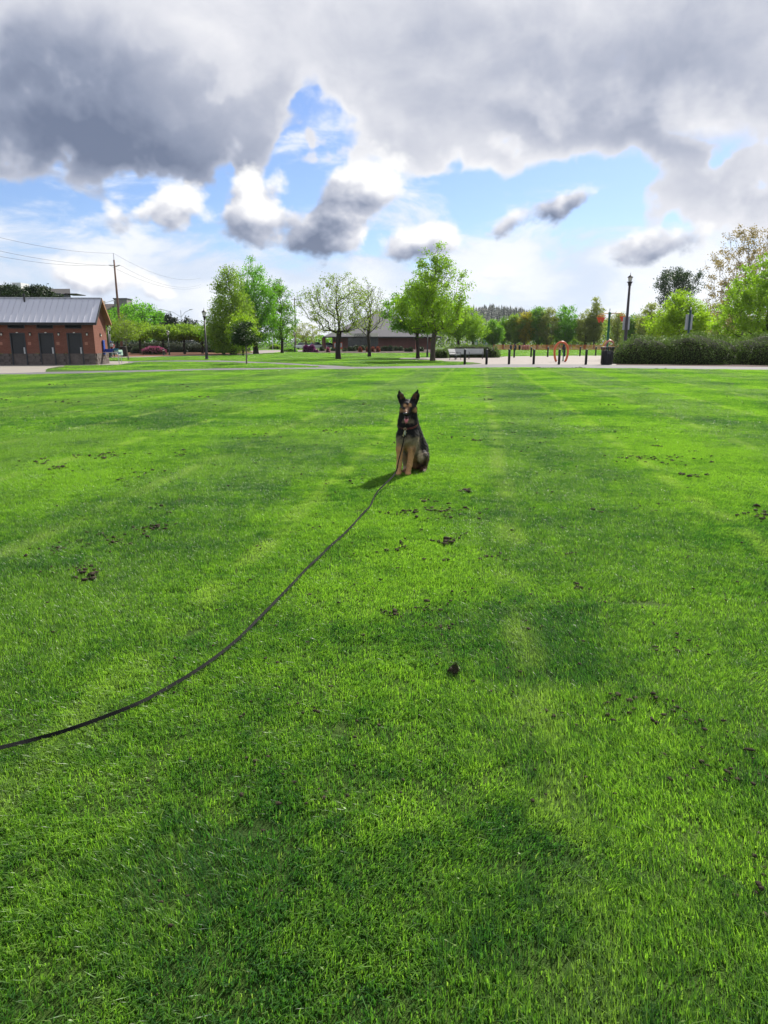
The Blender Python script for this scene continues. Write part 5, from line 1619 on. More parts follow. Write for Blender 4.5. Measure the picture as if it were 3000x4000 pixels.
def ellip(P, c, r, M=None):
    q = P - np.array(c)
    if M is not None: q = q @ np.array(M)
    r = np.array(r)
    k0 = np.sqrt(((q / r) ** 2).sum(1)); k1 = np.sqrt(((q / (r * r)) ** 2).sum(1)) + 1e-9
    return k0 * (k0 - 1) / k1


def smin(a, b, k):
    h = np.clip(0.5 + 0.5 * (b - a) / k, 0, 1)
    return b * (1 - h) + a * h - k * h * (1 - h)


def surface_nets(D, org, hstep):
    nx, ny, nz_ = D.shape
    ins = D < 0
    c = np.zeros((nx - 1, ny - 1, nz_ - 1), int)
    for dx in (0, 1):
        for dy in (0, 1):
            for dz in (0, 1): c += ins[dx:nx - 1 + dx, dy:ny - 1 + dy, dz:nz_ - 1 + dz]
    act = (c > 0) & (c < 8)
    ids = -np.ones(act.shape, int); ids[act] = np.arange(act.sum())
    I = np.argwhere(act)
    S = np.zeros((len(I), 3)); W = np.zeros(len(I))
    cor_ = [(x, y, z) for x in (0, 1) for y in (0, 1) for z in (0, 1)]
    for a in cor_:
        for ax in range(3):
            if a[ax]: continue
            b = list(a); b[ax] = 1
            va = D[I[:, 0] + a[0], I[:, 1] + a[1], I[:, 2] + a[2]]; vb = D[I[:, 0] + b[0], I[:, 1] + b[1], I[:, 2] + b[2]]
            m = (va < 0) != (vb < 0)
            t = np.where(m, va / np.where(m, va - vb, 1), 0)
            p = np.array(a, float)[None] + t[:, None] * (np.array(b) - np.array(a))[None]
            S += np.where(m[:, None], p, 0); W += m
    V = (I + S / W[:, None]) * hstep + org
    F = []
    for ax in range(3):
        o1, o2 = [(1, 2), (2, 0), (0, 1)][ax]
        sl0 = [slice(None)] * 3; sl1 = [slice(None)] * 3
        sl0[ax] = slice(0, -1); sl1[ax] = slice(1, None)
        ch = ins[tuple(sl0)] != ins[tuple(sl1)]
        E_ = np.argwhere(ch)
        E_ = E_[(E_[:, o1] > 0) & (E_[:, o2] > 0) & (E_[:, o1] < D.shape[o1] - 1) & (E_[:, o2] < D.shape[o2] - 1)]
        flip = ins[tuple(sl0)][tuple(E_.T)]
        def cell(d1, d2):
            q = E_.copy(); q[:, o1] -= d1; q[:, o2] -= d2
            return ids[tuple(q.T)]
        q = np.stack([cell(1, 1), cell(0, 1), cell(0, 0), cell(1, 0)], 1)
        q[~flip] = q[~flip][:, ::-1]
        F.append(q)
    return V, np.concatenate(F)


# local frame: x to the viewer's right, y away from the viewer, z up; front paws stand near the origin
HEADC = np.array((0.052, 0.055, 0.775))
NOSE = np.array((0.014, -0.150, 0.712))
CAPS = [  # torso and limbs: a, b, ra, rb, blend
    ((0.048, 0.105, 0.62), (0.045, 0.085, 0.44), 0.098, 0.108, 0.05),      # chest, front
    ((0.060, 0.160, 0.58), (0.165, 0.330, 0.27), 0.105, 0.125, 0.05),      # back sloping to the rump
    ((0.045, 0.085, 0.44), (0.125, 0.250, 0.23), 0.095, 0.105, 0.05),      # belly line
    ((0.165, 0.330, 0.24), (0.185, 0.350, 0.13), 0.125, 0.120, 0.05),      # rump on the ground
    ((0.052, 0.085, 0.745), (0.048, 0.110, 0.585), 0.078, 0.098, 0.045),   # neck
    ((0.050, 0.135, 0.70), (0.060, 0.175, 0.56), 0.070, 0.095, 0.045),     # nape and mane
    # front legs
    ((-0.022, 0.085, 0.45), (-0.040, 0.060, 0.30), 0.055, 0.040, 0.035), ((-0.040, 0.060, 0.30), (-0.048, 0.035, 0.12), 0.037, 0.027, 0.02),
    ((-0.048, 0.035, 0.12), (-0.055, 0.015, 0.035), 0.027, 0.030, 0.02), ((-0.055, 0.020, 0.028), (-0.060, -0.030, 0.022), 0.030, 0.024, 0.02),
    ((0.108, 0.095, 0.45), (0.096, 0.060, 0.30), 0.055, 0.042, 0.035), ((0.096, 0.060, 0.30), (0.070, 0.035, 0.12), 0.039, 0.028, 0.02),
    ((0.070, 0.035, 0.12), (0.054, 0.015, 0.035), 0.028, 0.030, 0.02), ((0.054, 0.020, 0.028), (0.050, -0.030, 0.022), 0.031, 0.024, 0.02),
    # haunches: thigh, knee up and forward, shank down to a long foot on the grass
    ((0.225, 0.320, 0.17), (0.226, 0.205, 0.195), 0.085, 0.056, 0.035), ((0.226, 0.205, 0.195), (0.245, 0.290, 0.065), 0.052, 0.040, 0.03),
    ((0.245, 0.285, 0.042), (0.222, 0.120, 0.026), 0.034, 0.027, 0.02),
    ((0.085, 0.330, 0.17), (0.035, 0.215, 0.20), 0.085, 0.058, 0.04), ((0.035, 0.215, 0.20), (0.045, 0.300, 0.06), 0.055, 0.038, 0.03),
    ((0.045, 0.295, 0.042), (0.015, 0.130, 0.026), 0.033, 0.027, 0.02),
    ((0.185, 0.410, 0.07), (0.200, 0.490, 0.035), 0.045, 0.032, 0.03), ((0.200, 0.490, 0.035), (0.205, 0.570, 0.028), 0.032, 0.020, 0.02),   # tail
    # head: skull, cheeks, muzzle, lower jaw dropped open
    (tuple(HEADC + (0, 0.02, 0.0)), tuple(HEADC + (-.006, -0.035, -0.008)), 0.080, 0.068, 0.03),
    (tuple(HEADC + (-.008, -0.04, -0.022)), tuple(NOSE + (0.004, 0.018, 0.004)), 0.050, 0.027, 0.02),
    (tuple(HEADC + (0.0, 0.0, -0.065)), tuple(NOSE + (0.012, 0.050, -0.073)), 0.052, 0.018, 0.012),
    (tuple(HEADC + (-.055, 0.01, -0.03)), tuple(HEADC + (-.05, .02, -0.09)), 0.040, 0.045, 0.03), (tuple(HEADC + (.055, 0.01, -0.03)), tuple(HEADC + (.05, .02, -0.09)), 0.040, 0.045, 0.03),
]
hst = 0.0065
lo, hi = np.array((-0.17, -0.21, -0.012)), np.array((0.49, 0.60, 1.0))
ax_ = [np.arange(lo[i], hi[i], hst) for i in range(3)]
GX = np.stack(np.meshgrid(*ax_, indexing='ij'), -1)
P_ = GX.reshape(-1, 3)
dd = None
for a, b, ra, rb_, k in CAPS:
    v = rcone(P_, a, b, ra, rb_)
    dd = v if dd is None else smin(dd, v, k)
# erect ears: flat tapering shells, hollowed in front
for sx, tip in ((-1, (-0.052, 0.075, 0.952)), (1, (0.156, 0.075, 0.956))):
    base = HEADC + np.array((sx * 0.058, 0.028, 0.048))
    tip = np.array(tip)
    Q_ = P_.copy(); Q_[:, 1] = (Q_[:, 1] - 0.080) * 1.9 + 0.080
    b2_ = base.copy(); b2_[1] = (b2_[1] - .080) * 1.9 + .080
    t2 = tip.copy(); t2[1] = (t2[1] - .080) * 1.9 + .080
    e = np.minimum(rcone(Q_, b2_, b2_ + (t2 - b2_) * .5 + np.array((sx * .006, 0, 0)), 0.046, 0.039), rcone(Q_, b2_ + (t2 - b2_) * .5 + np.array((sx * .006, 0, 0)), t2, 0.039, 0.006))
    hol = rcone(P_, base + np.array((sx * .002, -0.036, .028)), base + (tip - base) * .72 + np.array((0, -.030, 0)), 0.026, 0.012)
    e = np.maximum(e, -hol)
    dd = smin(dd, e, 0.012)
for c_, r_ in (((-0.012, -0.012, 0.765), 0.012), ((0.078, -0.012, 0.770), 0.012)):      # eye sockets
    dd = np.maximum(dd, -(np.sqrt(((P_ - np.array(c_) - np.array((0, -.035, 0))) ** 2).sum(1)) - r_))
# a little unevenness of the coat
dd += 0.0028 * np.sin(P_[:, 0] * 95 + 3 * np.sin(P_[:, 2] * 40)) * np.sin(P_[:, 2] * 70 + P_[:, 1] * 60)
V_, F_ = surface_nets(dd.reshape(GX.shape[:3]), lo, hst)


def coat(V):
    """Black saddle, mask and neck; tan legs, brows and cheeks; grey-cream chest and inner thigh."""
    x, y, z = V.T
    n = 0.5 + 0.5 * np.sin(x * 61 + 2 * np.sin(z * 37)) * np.sin(z * 53 + y * 41)
    n2 = np.random.default_rng(3).random(len(V))
    black = np.array((0.012, 0.011, 0.011)); tan = np.array((0.42, 0.235, 0.105)); cream = np.array((0.56, 0.44, 0.30))
    grey = np.array((0.29, 0.235, 0.15)); brown = np.array((0.15, 0.080, 0.042))
    C = np.tile(black, (len(V), 1)).astype(float)
    def put(m, col): C[:] = C * (1 - m[:, None]) + col * m[:, None]
    ss = lambda v, a, b: np.clip((v - a) / (b - a), 0, 1) ** 2 * (3 - 2 * np.clip((v - a) / (b - a), 0, 1))
    jit = (n - .5) * .03 + (n2 - .5) * .03
    # chest fades from black at the collar to grey and cream between the legs
    front = 1 - ss(y + jit, 0.10, 0.19)
    chest = front * (1 - ss(z + jit, 0.40, 0.475)) * ss(z, .12, .2)
    put(chest * .9, grey)
    put(front * (1 - ss(np.abs(z - .41 + jit), .0, .045)) * ss(.045 - np.abs(x - .045), -.01, .03) * .5, cream * .6)
    # forelegs
    leg = (1 - ss(z + jit, 0.30, 0.39)) * (1 - ss(y, 0.085, 0.125)) * np.maximum(1 - ss(np.abs(x + .047), .035, .06), 1 - ss(np.abs(x - .075), .05, .075))
    put(leg, tan * 1.15)
    put(leg * ss(z, .20, .30) * (1 - ss(z, .31, .36)) * ss(x - .09, 0, .03) * .55, black)
    # haunches: cream patch on the near knee, mottled behind
    kn = (1 - ss(np.sqrt(((x - .198) * 1.1) ** 2 + ((y - .16) * .6) ** 2 + ((z - .19) * .62) ** 2) + jit, .028, .062)); put(kn, cream * 1.0)
    put((1 - ss(np.sqrt((x - .262) ** 2 + ((z - .14) * .7) ** 2) + jit * 2, .015, .055)) * ss(y, .12, .16) * .6, brown * 1.2)
    low = (1 - ss(z + jit * 2, .05, .12)) * ss(y, .09, .14); put(low * .7, brown)
    inn = (1 - ss(z + jit, .16, .26)) * ss(y, .1, .15) * (1 - ss(x, .13, .19)); put(inn * .85, tan * .75)
    put((1 - ss(np.abs(x - .03), .03, .06)) * ss(y, .14, .18) * (1 - ss(y, .27, .31)) * (1 - ss(z, .24, .30)) * .8, cream * .8)
    # face
    hd = z > .60
    fr = 1 - ss(y, .0, .055)
    muz = hd * (1 - ss(np.abs(x - (.05 + (y - .0) * .22)), .012, .03)) * ss(-y, -.01, .02) * ss(z, .715, .735) * (1 - ss(z, .79, .81))
    put(muz * .85, brown * 1.5)
    for bx in (.012, .068): put(hd * (1 - ss(np.hypot(x - bx, z - .797) + jit * .3, .012, .024)) * fr, tan * .95)
    for bx in (-.035, .125): put(hd * (1 - ss(np.hypot(x - bx, (z - .738) * 1.3) + jit * .5, .018, .045)) * (1 - ss(y, .03, .09)), tan * .85)
    put(hd * (1 - ss(np.hypot((x - .05) * .8, z - .615) + jit, .03, .06)) * (1 - ss(y, .04, .08)) * .55, grey * 1.2)
    # inside of the ears
    for ex in (-.02, .122): put((1 - ss(np.abs(x - ex) + jit * .4, .014, .034)) * ss(z, .845, .87) * (1 - ss(z, .91, .935)) * (1 - ss(y, .062, .075)) * .8, brown * .85)
    return np.concatenate([np.clip(C * (0.86 + 0.28 * n2[:, None]), 0, 1), np.ones((len(V), 1))], 1)


def coat_mat(name, fur):
    m, nt, b = new_mat(name)
    at = nt.nodes.new('ShaderNodeAttribute'); at.attribute_name = 'coat'
    tcn = nt.nodes.new('ShaderNodeTexCoord')
    n = nz(nt, tcn.outputs['Object'], 180.0, 3.0)
    c = mixc(nt, 1.0, at.outputs['Color'], mixc(nt, mr(nt, n, .3, .7), (.7, .7, .7), (1.25, 1.25, 1.25)), 'MULTIPLY')
    nt.links.new(c, b.inputs['Base Color'])
    b.inputs['Roughness'].default_value = 0.62; b.inputs['Specular IOR Level'].default_value = 0.14
    return m


DOG = G(1575.5, 1857) + Vector((0, 0, -0.010))
dog = thing('dog', 'black and tan shepherd dog sitting upright with pricked ears and open mouth', 'dog', DOG)
obj('body', np_mesh('body', V_, F_, coat_mat('dog_coat', False), smooth=True, pcol=coat(V_)), None, dog)
# short guard hairs that break up the outline
gd = np.random.default_rng(9)
tri = V_[F_[:, :3]]; nrm = np.cross(tri[:, 1] - tri[:, 0], tri[:, 2] - tri[:, 0]); nrm /= np.linalg.norm(nrm, axis=1, keepdims=True) + 1e-9
cen = V_[F_].mean(1)
sel = gd.choice(len(F_), 26000)
nn_, cc_ = nrm[sel], cen[sel] + gd.normal(0, .003, (26000, 3))
flow = np.tile(np.array((0.03, 0.12, -1.0)), (26000, 1)); hm_ = cc_[:, 2] > .68
flow[hm_] = np.array((0.05, 1.0, 0.05)); earm = cc_[:, 2] > .855; flow[earm] = np.array((0, .1, 1.0))
flow -= nn_ * (flow * nn_).sum(1, keepdims=True); flow /= np.linalg.norm(flow, axis=1, keepdims=True) + 1e-6
ln = np.where(hm_, .009, .019) * gd.uniform(.6, 1.3, 26000); ln[(cc_[:, 2] < .28) & (cc_[:, 1] < .1)] *= .45; ln[earm] *= .7
ln[(cc_[:, 2] > .50) & (cc_[:, 2] < .66)] *= 1.4
dr_ = flow + nn_ * gd.uniform(.15, .45, (26000, 1)); tipv = cc_ + dr_ * ln[:, None]
sd_ = np.cross(dr_, nn_); sd_ /= np.linalg.norm(sd_, axis=1, keepdims=True) + 1e-6
wv = sd_ * .0016
Vf = np.stack([cc_ - wv, cc_ + wv, tipv], 1).reshape(-1, 3); Ff = np.arange(len(Vf)).reshape(-1, 3)
Vf[:, 2] = np.maximum(Vf[:, 2], .004)
fo = obj('fur', np_mesh('fur', Vf, Ff, coat_mat('dog_fur', True), pcol=np.repeat(coat(cc_), 3, 0)), None, dog)
fo['kind'] = 'stuff'
M_NOSE = pm('dog_nose', (0.012, 0.012, 0.013), 0.22, 0.1, spec=0.7)
M_EYE = pm('dog_eye', (0.035, 0.018, 0.008), 0.08, 0.1, spec=0.8)
M_TONG = pm('dog_tongue', (0.45, 0.13, 0.14), 0.35, 0.1)
M_MOUTH = pm('dog_mouth', (0.05, 0.015, 0.018), 0.5, 0.1)
M_TOOTH = pm('dog_tooth', (0.7, 0.66, 0.55), 0.35, 0.05)


def ball(c, r, n=10, m=7, sy=1.0):
    q = MB(); pr_ = [(max(.001, r[0] * math.cos(a)), r[2] * math.sin(a)) for a in np.linspace(-math.pi / 2, math.pi / 2, m)]
    q.lathe(pr_, n); q.v = [(x + c[0], y * r[1] / r[0] + c[1], z + c[2]) for x, y, z in q.v]
    return q


ball(NOSE + (-.002, -.012, .004), (.023, .016, .017)).build('nose', M_NOSE, dog, True)
for c_ in ((-0.014, -0.016, 0.766), (0.077, -0.016, 0.771)): ball(c_, (.011, .011, .0105)).build('eye', M_EYE, dog, True)
ball(NOSE + (.012, .040, -.042), (.024, .050, .016)).build('mouth_lining', M_MOUTH, dog, True)
tg = MB()
tp = [NOSE + (.016, .06, -.045), NOSE + (.013, .02, -.048), NOSE + (.010, -.008, -.056), NOSE + (.009, -.020, -.074), NOSE + (.009, -.022, -.090)]
tv, tf = [], []
for i, p in enumerate(tp):
    w_ = (.019, .021, .021, .018, .009)[i]
    for j, (dx, dz) in enumerate(((-1, .002), (0, -.003), (1, .002))): tv.append((p[0] + dx * w_, p[1], p[2] + dz))
    for j, (dx, dz) in enumerate(((-1, -.006), (0, -.011), (1, -.006))): tv.append((p[0] + dx * w_, p[1] + .005, p[2] + dz))
for i in range(4):
    a = i * 6
    for j in range(2): tf += [(a + j, a + j + 1, a + j + 7, a + j + 6), (a + j + 3, a + j + 9, a + j + 10, a + j + 4)]
    tf += [(a, a + 6, a + 9, a + 3), (a + 2, a + 5, a + 11, a + 8)]
tf += [(24, 25, 28, 27), (25, 26, 29, 28)]
tg.add(tv, tf).build('tongue', M_TONG, dog, True)
for dx in (-.012, .022): MB().lathe([(.0045, 0), (.003, .010), (.0005, .016)], 6, tuple(NOSE + (dx + .002, .010, -.062))).build('tooth', M_TOOTH, dog)
# collar: leather band tilted to the front, ring and metal tags below it
M_COLL = pm('collar_red_brown', (0.13, 0.025, 0.020), 0.5, 0.2, 8.0, 60.0)
M_GOLD = pm('tag_brass', (0.72, 0.60, 0.33), 0.3, 0.15, 20.0, 90.0, metal=0.6)
cpt = []
for k in range(29):
    a = 2 * math.pi * k / 28
    x_, y_ = .050 + .112 * math.cos(a), .110 + .118 * math.sin(a)
    cpt.append((x_, y_, .585 + .30 * (y_ - .11) + .10 * (x_ - .05) - .012))
cv_, cf_ = [], []
for k, p in enumerate(cpt):
    n_ = Vector((p[0] - .05, p[1] - .11, 0)).normalized()
    for o1 in (0, .005):
        for dz in (-.011, .011): cv_.append((p[0] + n_.x * o1, p[1] + n_.y * o1, p[2] + dz))
for k in range(28):
    a = k * 4
    cf_ += [(a, a + 4, a + 5, a + 1), (a + 2, a + 3, a + 7, a + 6), (a + 1, a + 5, a + 7, a + 3), (a, a + 2, a + 6, a + 4)]
collar = MB().add(cv_, cf_).build('collar', M_COLL, dog)
rpos = (.016, -.012, .533)
MB().tube([(rpos[0] + .014 * math.cos(a), rpos[1], rpos[2] + .014 * math.sin(a)) for a in np.linspace(0, 2 * math.pi, 13)], .0028, 6, False).build('ring', M_GOLD, collar, True)
for dx, dz, rr in ((-.004, -.036, .3), (.012, -.052, -.5), (-.010, -.066, .9)):
    MB().bbox((0, 0, 0), (.026, .004, .034), .002).build('tag', M_GOLD, collar, loc=(rpos[0] + dx, rpos[1] - .006, rpos[2] + dz)).rotation_euler = (0.15, rr, 0.2)

# ------------------------------------------------------------------ leash: flat black webbing from the collar across the grass
M_WEB = pm('black_webbing', (0.013, 0.013, 0.014), 0.85, 0.25, 10.0, 120.0, 0.3, 300.0, spec=0.08)
lp = [DOG + Vector((.012, -.030, .470)), DOG + Vector((-.01, -.10, .385)), DOG + Vector((-.055, -.24, .235)), DOG + Vector((-.105, -.42, .105))]
gpx = [(1474, 1932), (1447, 1975), (1420, 2003), (1382, 2046), (1339, 2090), (1290, 2133), (1246, 2176), (1203, 2216), (1154, 2268), (1100, 2324), (1010, 2416), (922, 2502),
       (796, 2600), (624, 2704), (524, 2754), (362, 2817), (226, 2863), (90, 2899), (-20, 2926), (-200, 2975), (-420, 3060)]
for px, py in gpx: lp.append(G(px, py, 0.027))
lp[4].z = .055
cv = spl([tuple(p) for p in lp], 10)
tw = np.interp(np.arange(len(cv)), [0, 30, 60, 90, 130, 150, 160, 170, 185, 195, 210, 225, 240, len(cv)], [70, 66, 60, 55, 48, 40, 52, 38, 62, 74, 48, 20, 28, 20])
lv, lf = [], []
for i, p in enumerate(cv):
    p = Vector(p)
    t_ = (Vector(cv[min(i + 1, len(cv) - 1)]) - Vector(cv[max(i - 1, 0)])).normalized()
    s_ = t_.cross(Vector((0, 0, 1)))
    s_ = s_.normalized() if s_.length > 1e-4 else Vector((1, 0, 0))
    up_ = s_.cross(t_).normalized()
    a = R(tw[i] + 6 * math.sin(i * .35))
    w_ = s_ * math.cos(a) + up_ * math.sin(a)
    n_ = t_.cross(w_).normalized()
    for sx in (-.0076, .0076):
        for sn in (-.0012, .0012): lv.append(p + w_ * sx + n_ * sn)
for i in range(len(cv) - 1):
    a = i * 4
    lf += [(a, a + 2, a + 6, a + 4), (a + 1, a + 5, a + 7, a + 3), (a, a + 4, a + 5, a + 1), (a + 2, a + 3, a + 7, a + 6)]
lf += [(0, 1, 3, 2), (len(lv) - 4, len(lv) - 2, len(lv) - 1, len(lv) - 3)]
ls = thing('leash', 'long flat black leash running from the dog over the grass to the left edge', 'leash', (0, 0, 0))
MB().add(lv, lf).build('strap', M_WEB, ls)
MB().bbox((0, 0, 0), (.014, .012, .05), .004).build('snap_clip', M_STEEL, ls, loc=DOG + Vector((.014, -.024, .492)))

# ------------------------------------------------------------------ soil pulled up by the mower and aerator
def clods(name, pts, seed, label):
    g = np.random.default_rng(seed)
    V, F = [], []
    ico = bmesh.new(); bmesh.ops.create_icosphere(ico, subdivisions=1, radius=1.0)
    iv = np.array([v.co[:] for v in ico.verts]); jf = np.array([[v.index for v in f.verts] for f in ico.faces]); ico.free()
    off = 0
    for (x, y, spread, n, size) in pts:
        for _ in range(n):
            c = np.array((x + g.normal(0, spread), y + g.normal(0, spread), 0.013 + g.uniform(0, .013)))
            s = size * min(1.05, .46 + .09 * y) * g.uniform(.3, 1.0) * np.array((g.uniform(.7, 1.4), g.uniform(.7, 1.4), g.uniform(.35, .65)))
            q = iv * (1 + g.normal(0, .22, (len(iv), 1))) * s + c
            V.append(q); F.append(jf + off); off += len(iv)
    o = obj(name, np_mesh(name, np.concatenate(V), np.concatenate(F), M_SOIL))
    return tag(o, label, 'soil', None, 'stuff')


CL = [  # picture place, how wide, how many crumbs, size
    (1815, 1923, .05, 10, .030), (1670, 1962, .06, 8, .024), (1700, 2003, .16, 22, .022), (1750, 2006, .10, 12, .022), (1585, 2004, .08, 8, .018), (1855, 1998, .05, 5, .02),
    (1560, 2140, .06, 12, .024), (1725, 2128, .05, 14, .028), (1745, 2118, .04, 8, .026), (1440, 2142, .12, 12, .016), (1610, 2115, .03, 4, .014), (1850, 2105, .10, 9, .014), (1915, 2183, .05, 8, .022),
    (1740, 2193, .03, 6, .02), (1670, 2197, .03, 4, .018), (1540, 2402, .04, 9, .025), (1665, 2386, .04, 7, .02), (1725, 2443, .06, 10, .02), (1790, 2360, .05, 5, .014), (1150, 2083, .04, 5, .018), (1290, 1935, .04, 4, .016),
    (2560, 1745, .04, 6, .03), (2560, 1800, .25, 26, .022), (2660, 1798, .2, 18, .022), (2710, 1862, .08, 14, .028), (2480, 1800, .2, 16, .02), (2220, 1795, .04, 4, .02), (2345, 2003, .06, 8, .022), (2520, 2000, .06, 5, .018),
    (2940, 2015, .12, 16, .03), (2990, 2030, .08, 10, .028), (2260, 2305, .04, 8, .024), (2235, 2172, .02, 4, .02), (2050, 1770, .04, 5, .02), (2290, 1525, .10, 6, .03), (2350, 1582, .12, 8, .035),
    (1900, 1563, .10, 10, .045), (1915, 1517, .06, 6, .045), (1870, 1724, .12, 14, .028), (1780, 1712, .18, 14, .022), (1420, 1582, .05, 5, .035), (1730, 1508, .06, 5, .04), (2850, 1503, .12, 6, .045),
    (225, 1832, .08, 16, .03), (155, 1812, .05, 8, .028), (160, 1797, .03, 5, .024), (375, 1790, .14, 22, .028), (440, 1775, .12, 14, .024), (320, 1785, .06, 8, .022), (720, 1780, .12, 10, .022), (530, 1855, .2, 14, .02), (480, 1880, .05, 5, .02),
    (620, 1985, .05, 5, .02), (570, 2075, .12, 16, .022), (620, 2062, .08, 12, .024), (640, 2020, .05, 6, .02), (350, 2135, .12, 18, .022), (250, 2145, .10, 12, .02), (470, 2122, .06, 12, .024), (400, 2102, .03, 6, .02), (360, 2250, .07, 14, .026), (310, 2230, .05, 8, .024), (265, 2240, .05, 6, .02),
    (1235, 2450, .01, 1, .01), (2410, 2770, .06, 14, .024), (2640, 2800, .07, 9, .022), (2720, 2870, .10, 14, .022), (2780, 2960, .10, 12, .02), (2820, 3010, .06, 7, .018), (2650, 2560, .08, 12, .02), (2980, 3380, .08, 14, .018), (2960, 3440, .05, 8, .018),
    (2150, 2825, .06, 10, .014), (1210, 2780, .03, 6, .02), (1140, 3075, .1, 16, .016), (820, 3455, .12, 12, .012), (250, 1505, .3, 8, .05), (280, 1575, .2, 8, .045), (790, 1553, .2, 9, .045), (740, 1508, .3, 10, .05), (560, 1534, .1, 4, .05), (40, 1560, .3, 8, .05),
    (1030, 1705, .2, 12, .024), (1300, 1690, .2, 10, .022), (1500, 1740, .2, 8, .02), (2100, 2460, .04, 5, .018), (2570, 1440, .3, 6, .05), (2120, 1438, .4, 18, .07), (2030, 1440, .3, 8, .06), (2250, 1437, .5, 14, .06),
]
gs = np.random.default_rng(77)
row = []
for _ in range(520):
    yy_ = 2.0 + 26 * gs.random() ** 1.4
    row.append((gs.uniform(-.6, .6) * yy_ + gs.normal(0, .1), yy_, .06, int(gs.integers(1, 4)), .011 + .0006 * yy_))
clods('soil_crumbs', row + [(*G(px, py)[:2], s, n, z) for px, py, s, n, z in CL], 4, 'dark crumbs of soil scattered over the mown lawn')
cb2 = G(1772, 2640)
big = thing('turf_clod', 'upright dark clod of torn turf in the foreground right of the leash', 'clod', cb2)
gq = np.random.default_rng(12)
bm_ = bmesh.new(); bmesh.ops.create_icosphere(bm_, subdivisions=3, radius=1.0)
for v in bm_.verts:
    k_ = 1 + .28 * math.sin(v.co.x * 5.1 + v.co.z * 4) * math.sin(v.co.y * 4.3 + 1) + gq.normal(0, .09)
    tp_ = 1 - .55 * max(0, v.co.z)
    v.co = Vector((v.co.x * .024 * tp_ * k_ + .008 * v.co.z, v.co.y * .020 * tp_ * k_, .028 + v.co.z * .034 * k_))
me_ = bpy.data.meshes.new('soil_lump'); bm_.to_mesh(me_); bm_.free()
obj('soil_lump', me_, M_SOIL, big)
n_ = 60
Cc = np.stack([gq.normal(.004, .012, n_), gq.normal(0, .012, n_), gq.uniform(.03, .085, n_)], 1)
Vq, Fq = leaf_quads(gq, Cc, .018, .22)
obj('torn_grass', np_mesh('torn_grass', Vq, Fq, LF['hedge'], gq.random(n_)), None, big)

# ------------------------------------------------------------------ the person bending by the table
def skin_person():
    J = {'pel': (0, 0, .90), 'bel': (0, -.06, 1.05), 'che': (0, -.18, 1.24), 'nek': (0, -.27, 1.36), 'hd0': (0, -.32, 1.42), 'hd1': (0, -.37, 1.52),
         'shl': (-.17, -.20, 1.28), 'ell': (-.25, -.30, 1.04), 'wrl': (-.14, -.46, .92), 'fil': (-.10, -.52, .88), 'shr': (.17, -.20, 1.28), 'elr': (.26, -.30, 1.05), 'wrr': (.14, -.46, .92), 'fir': (.10, -.52, .88),
         'hpl': (-.10, 0, .88), 'knl': (-.13, -.06, .48), 'anl': (-.14, .04, .09), 'tol': (-.15, -.14, .04), 'hpr': (.10, .0, .88), 'knr': (.14, -.02, .48), 'anr': (.16, .10, .09), 'tor': (.17, -.08, .04)}
    RAD = {'pel': .15, 'bel': .14, 'che': .15, 'nek': .06, 'hd0': .085, 'hd1': .10, 'shl': .075, 'ell': .05, 'wrl': .035, 'fil': .03, 'shr': .075, 'elr': .05, 'wrr': .035, 'fir': .03,
           'hpl': .10, 'knl': .07, 'anl': .045, 'tol': .04, 'hpr': .10, 'knr': .07, 'anr': .045, 'tor': .04}
    Ed = [('pel', 'bel'), ('bel', 'che'), ('che', 'nek'), ('nek', 'hd0'), ('hd0', 'hd1'), ('che', 'shl'), ('shl', 'ell'), ('ell', 'wrl'), ('wrl', 'fil'), ('che', 'shr'), ('shr', 'elr'), ('elr', 'wrr'), ('wrr', 'fir'),
          ('pel', 'hpl'), ('hpl', 'knl'), ('knl', 'anl'), ('anl', 'tol'), ('pel', 'hpr'), ('hpr', 'knr'), ('knr', 'anr'), ('anr', 'tor')]
    h_ = .022
    l_, u_ = np.array((-.36, -.62, -.02)), np.array((.38, .26, 1.68))
    a_ = [np.arange(l_[i], u_[i], h_) for i in range(3)]
    X_ = np.stack(np.meshgrid(*a_, indexing='ij'), -1); Pp = X_.reshape(-1, 3)
    d_ = None
    for a, b in Ed:
        v = rcone(Pp, J[a], J[b], RAD[a], RAD[b]); d_ = v if d_ is None else smin(d_, v, .03)
    return surface_nets(d_.reshape(X_.shape[:3]), l_, h_)


Vp, Fp = skin_person()
x, y, z = Vp.T
cp = np.tile(np.array((.42, .055, .045, 1.0)), (len(Vp), 1))                        # red sleeves and hem
cp[(z > 1.08) & (np.abs(x) < .19)] = (.50, .50, .56, 1)                             # pale shirt front and shoulders
cp[(z < .98) & (y > -.30)] = (.012, .014, .022, 1)                                  # dark trousers
cp[(z < .10)] = (.5, .5, .5, 1)                                                     # pale shoes
cp[(z > 1.40) & (y < -.2)] = (.34, .20, .14, 1)
cp[(y < -.42) & (z < 1.0)] = (.34, .20, .14, 1)                                     # hands
ps = thing('person', 'person in red and white top and blue cap bending beside the green table', 'person', G(441, 1396.5), R(15))
mp2, nt2, b2_ = new_mat('person_cloth')
a2 = nt2.nodes.new('ShaderNodeAttribute'); a2.attribute_name = 'coat'; nt2.links.new(a2.outputs['Color'], b2_.inputs['Base Color']); b2_.inputs['Roughness'].default_value = .8
po = obj('body', np_mesh('body', Vp, Fp, mp2, smooth=True, pcol=cp), None, ps)
M_CAP = pm('cap_blue', (.06, .08, .33), .8, .1)
MB().lathe([(.115, 0), (.112, .05), (.08, .10), (.02, .125)], 12, (0, -.36, 1.52)).build('cap', M_CAP, ps, True)
MB().bbox((0, -.50, 1.515), (.16, .12, .015), .005).build('cap_brim', M_CAP, ps)

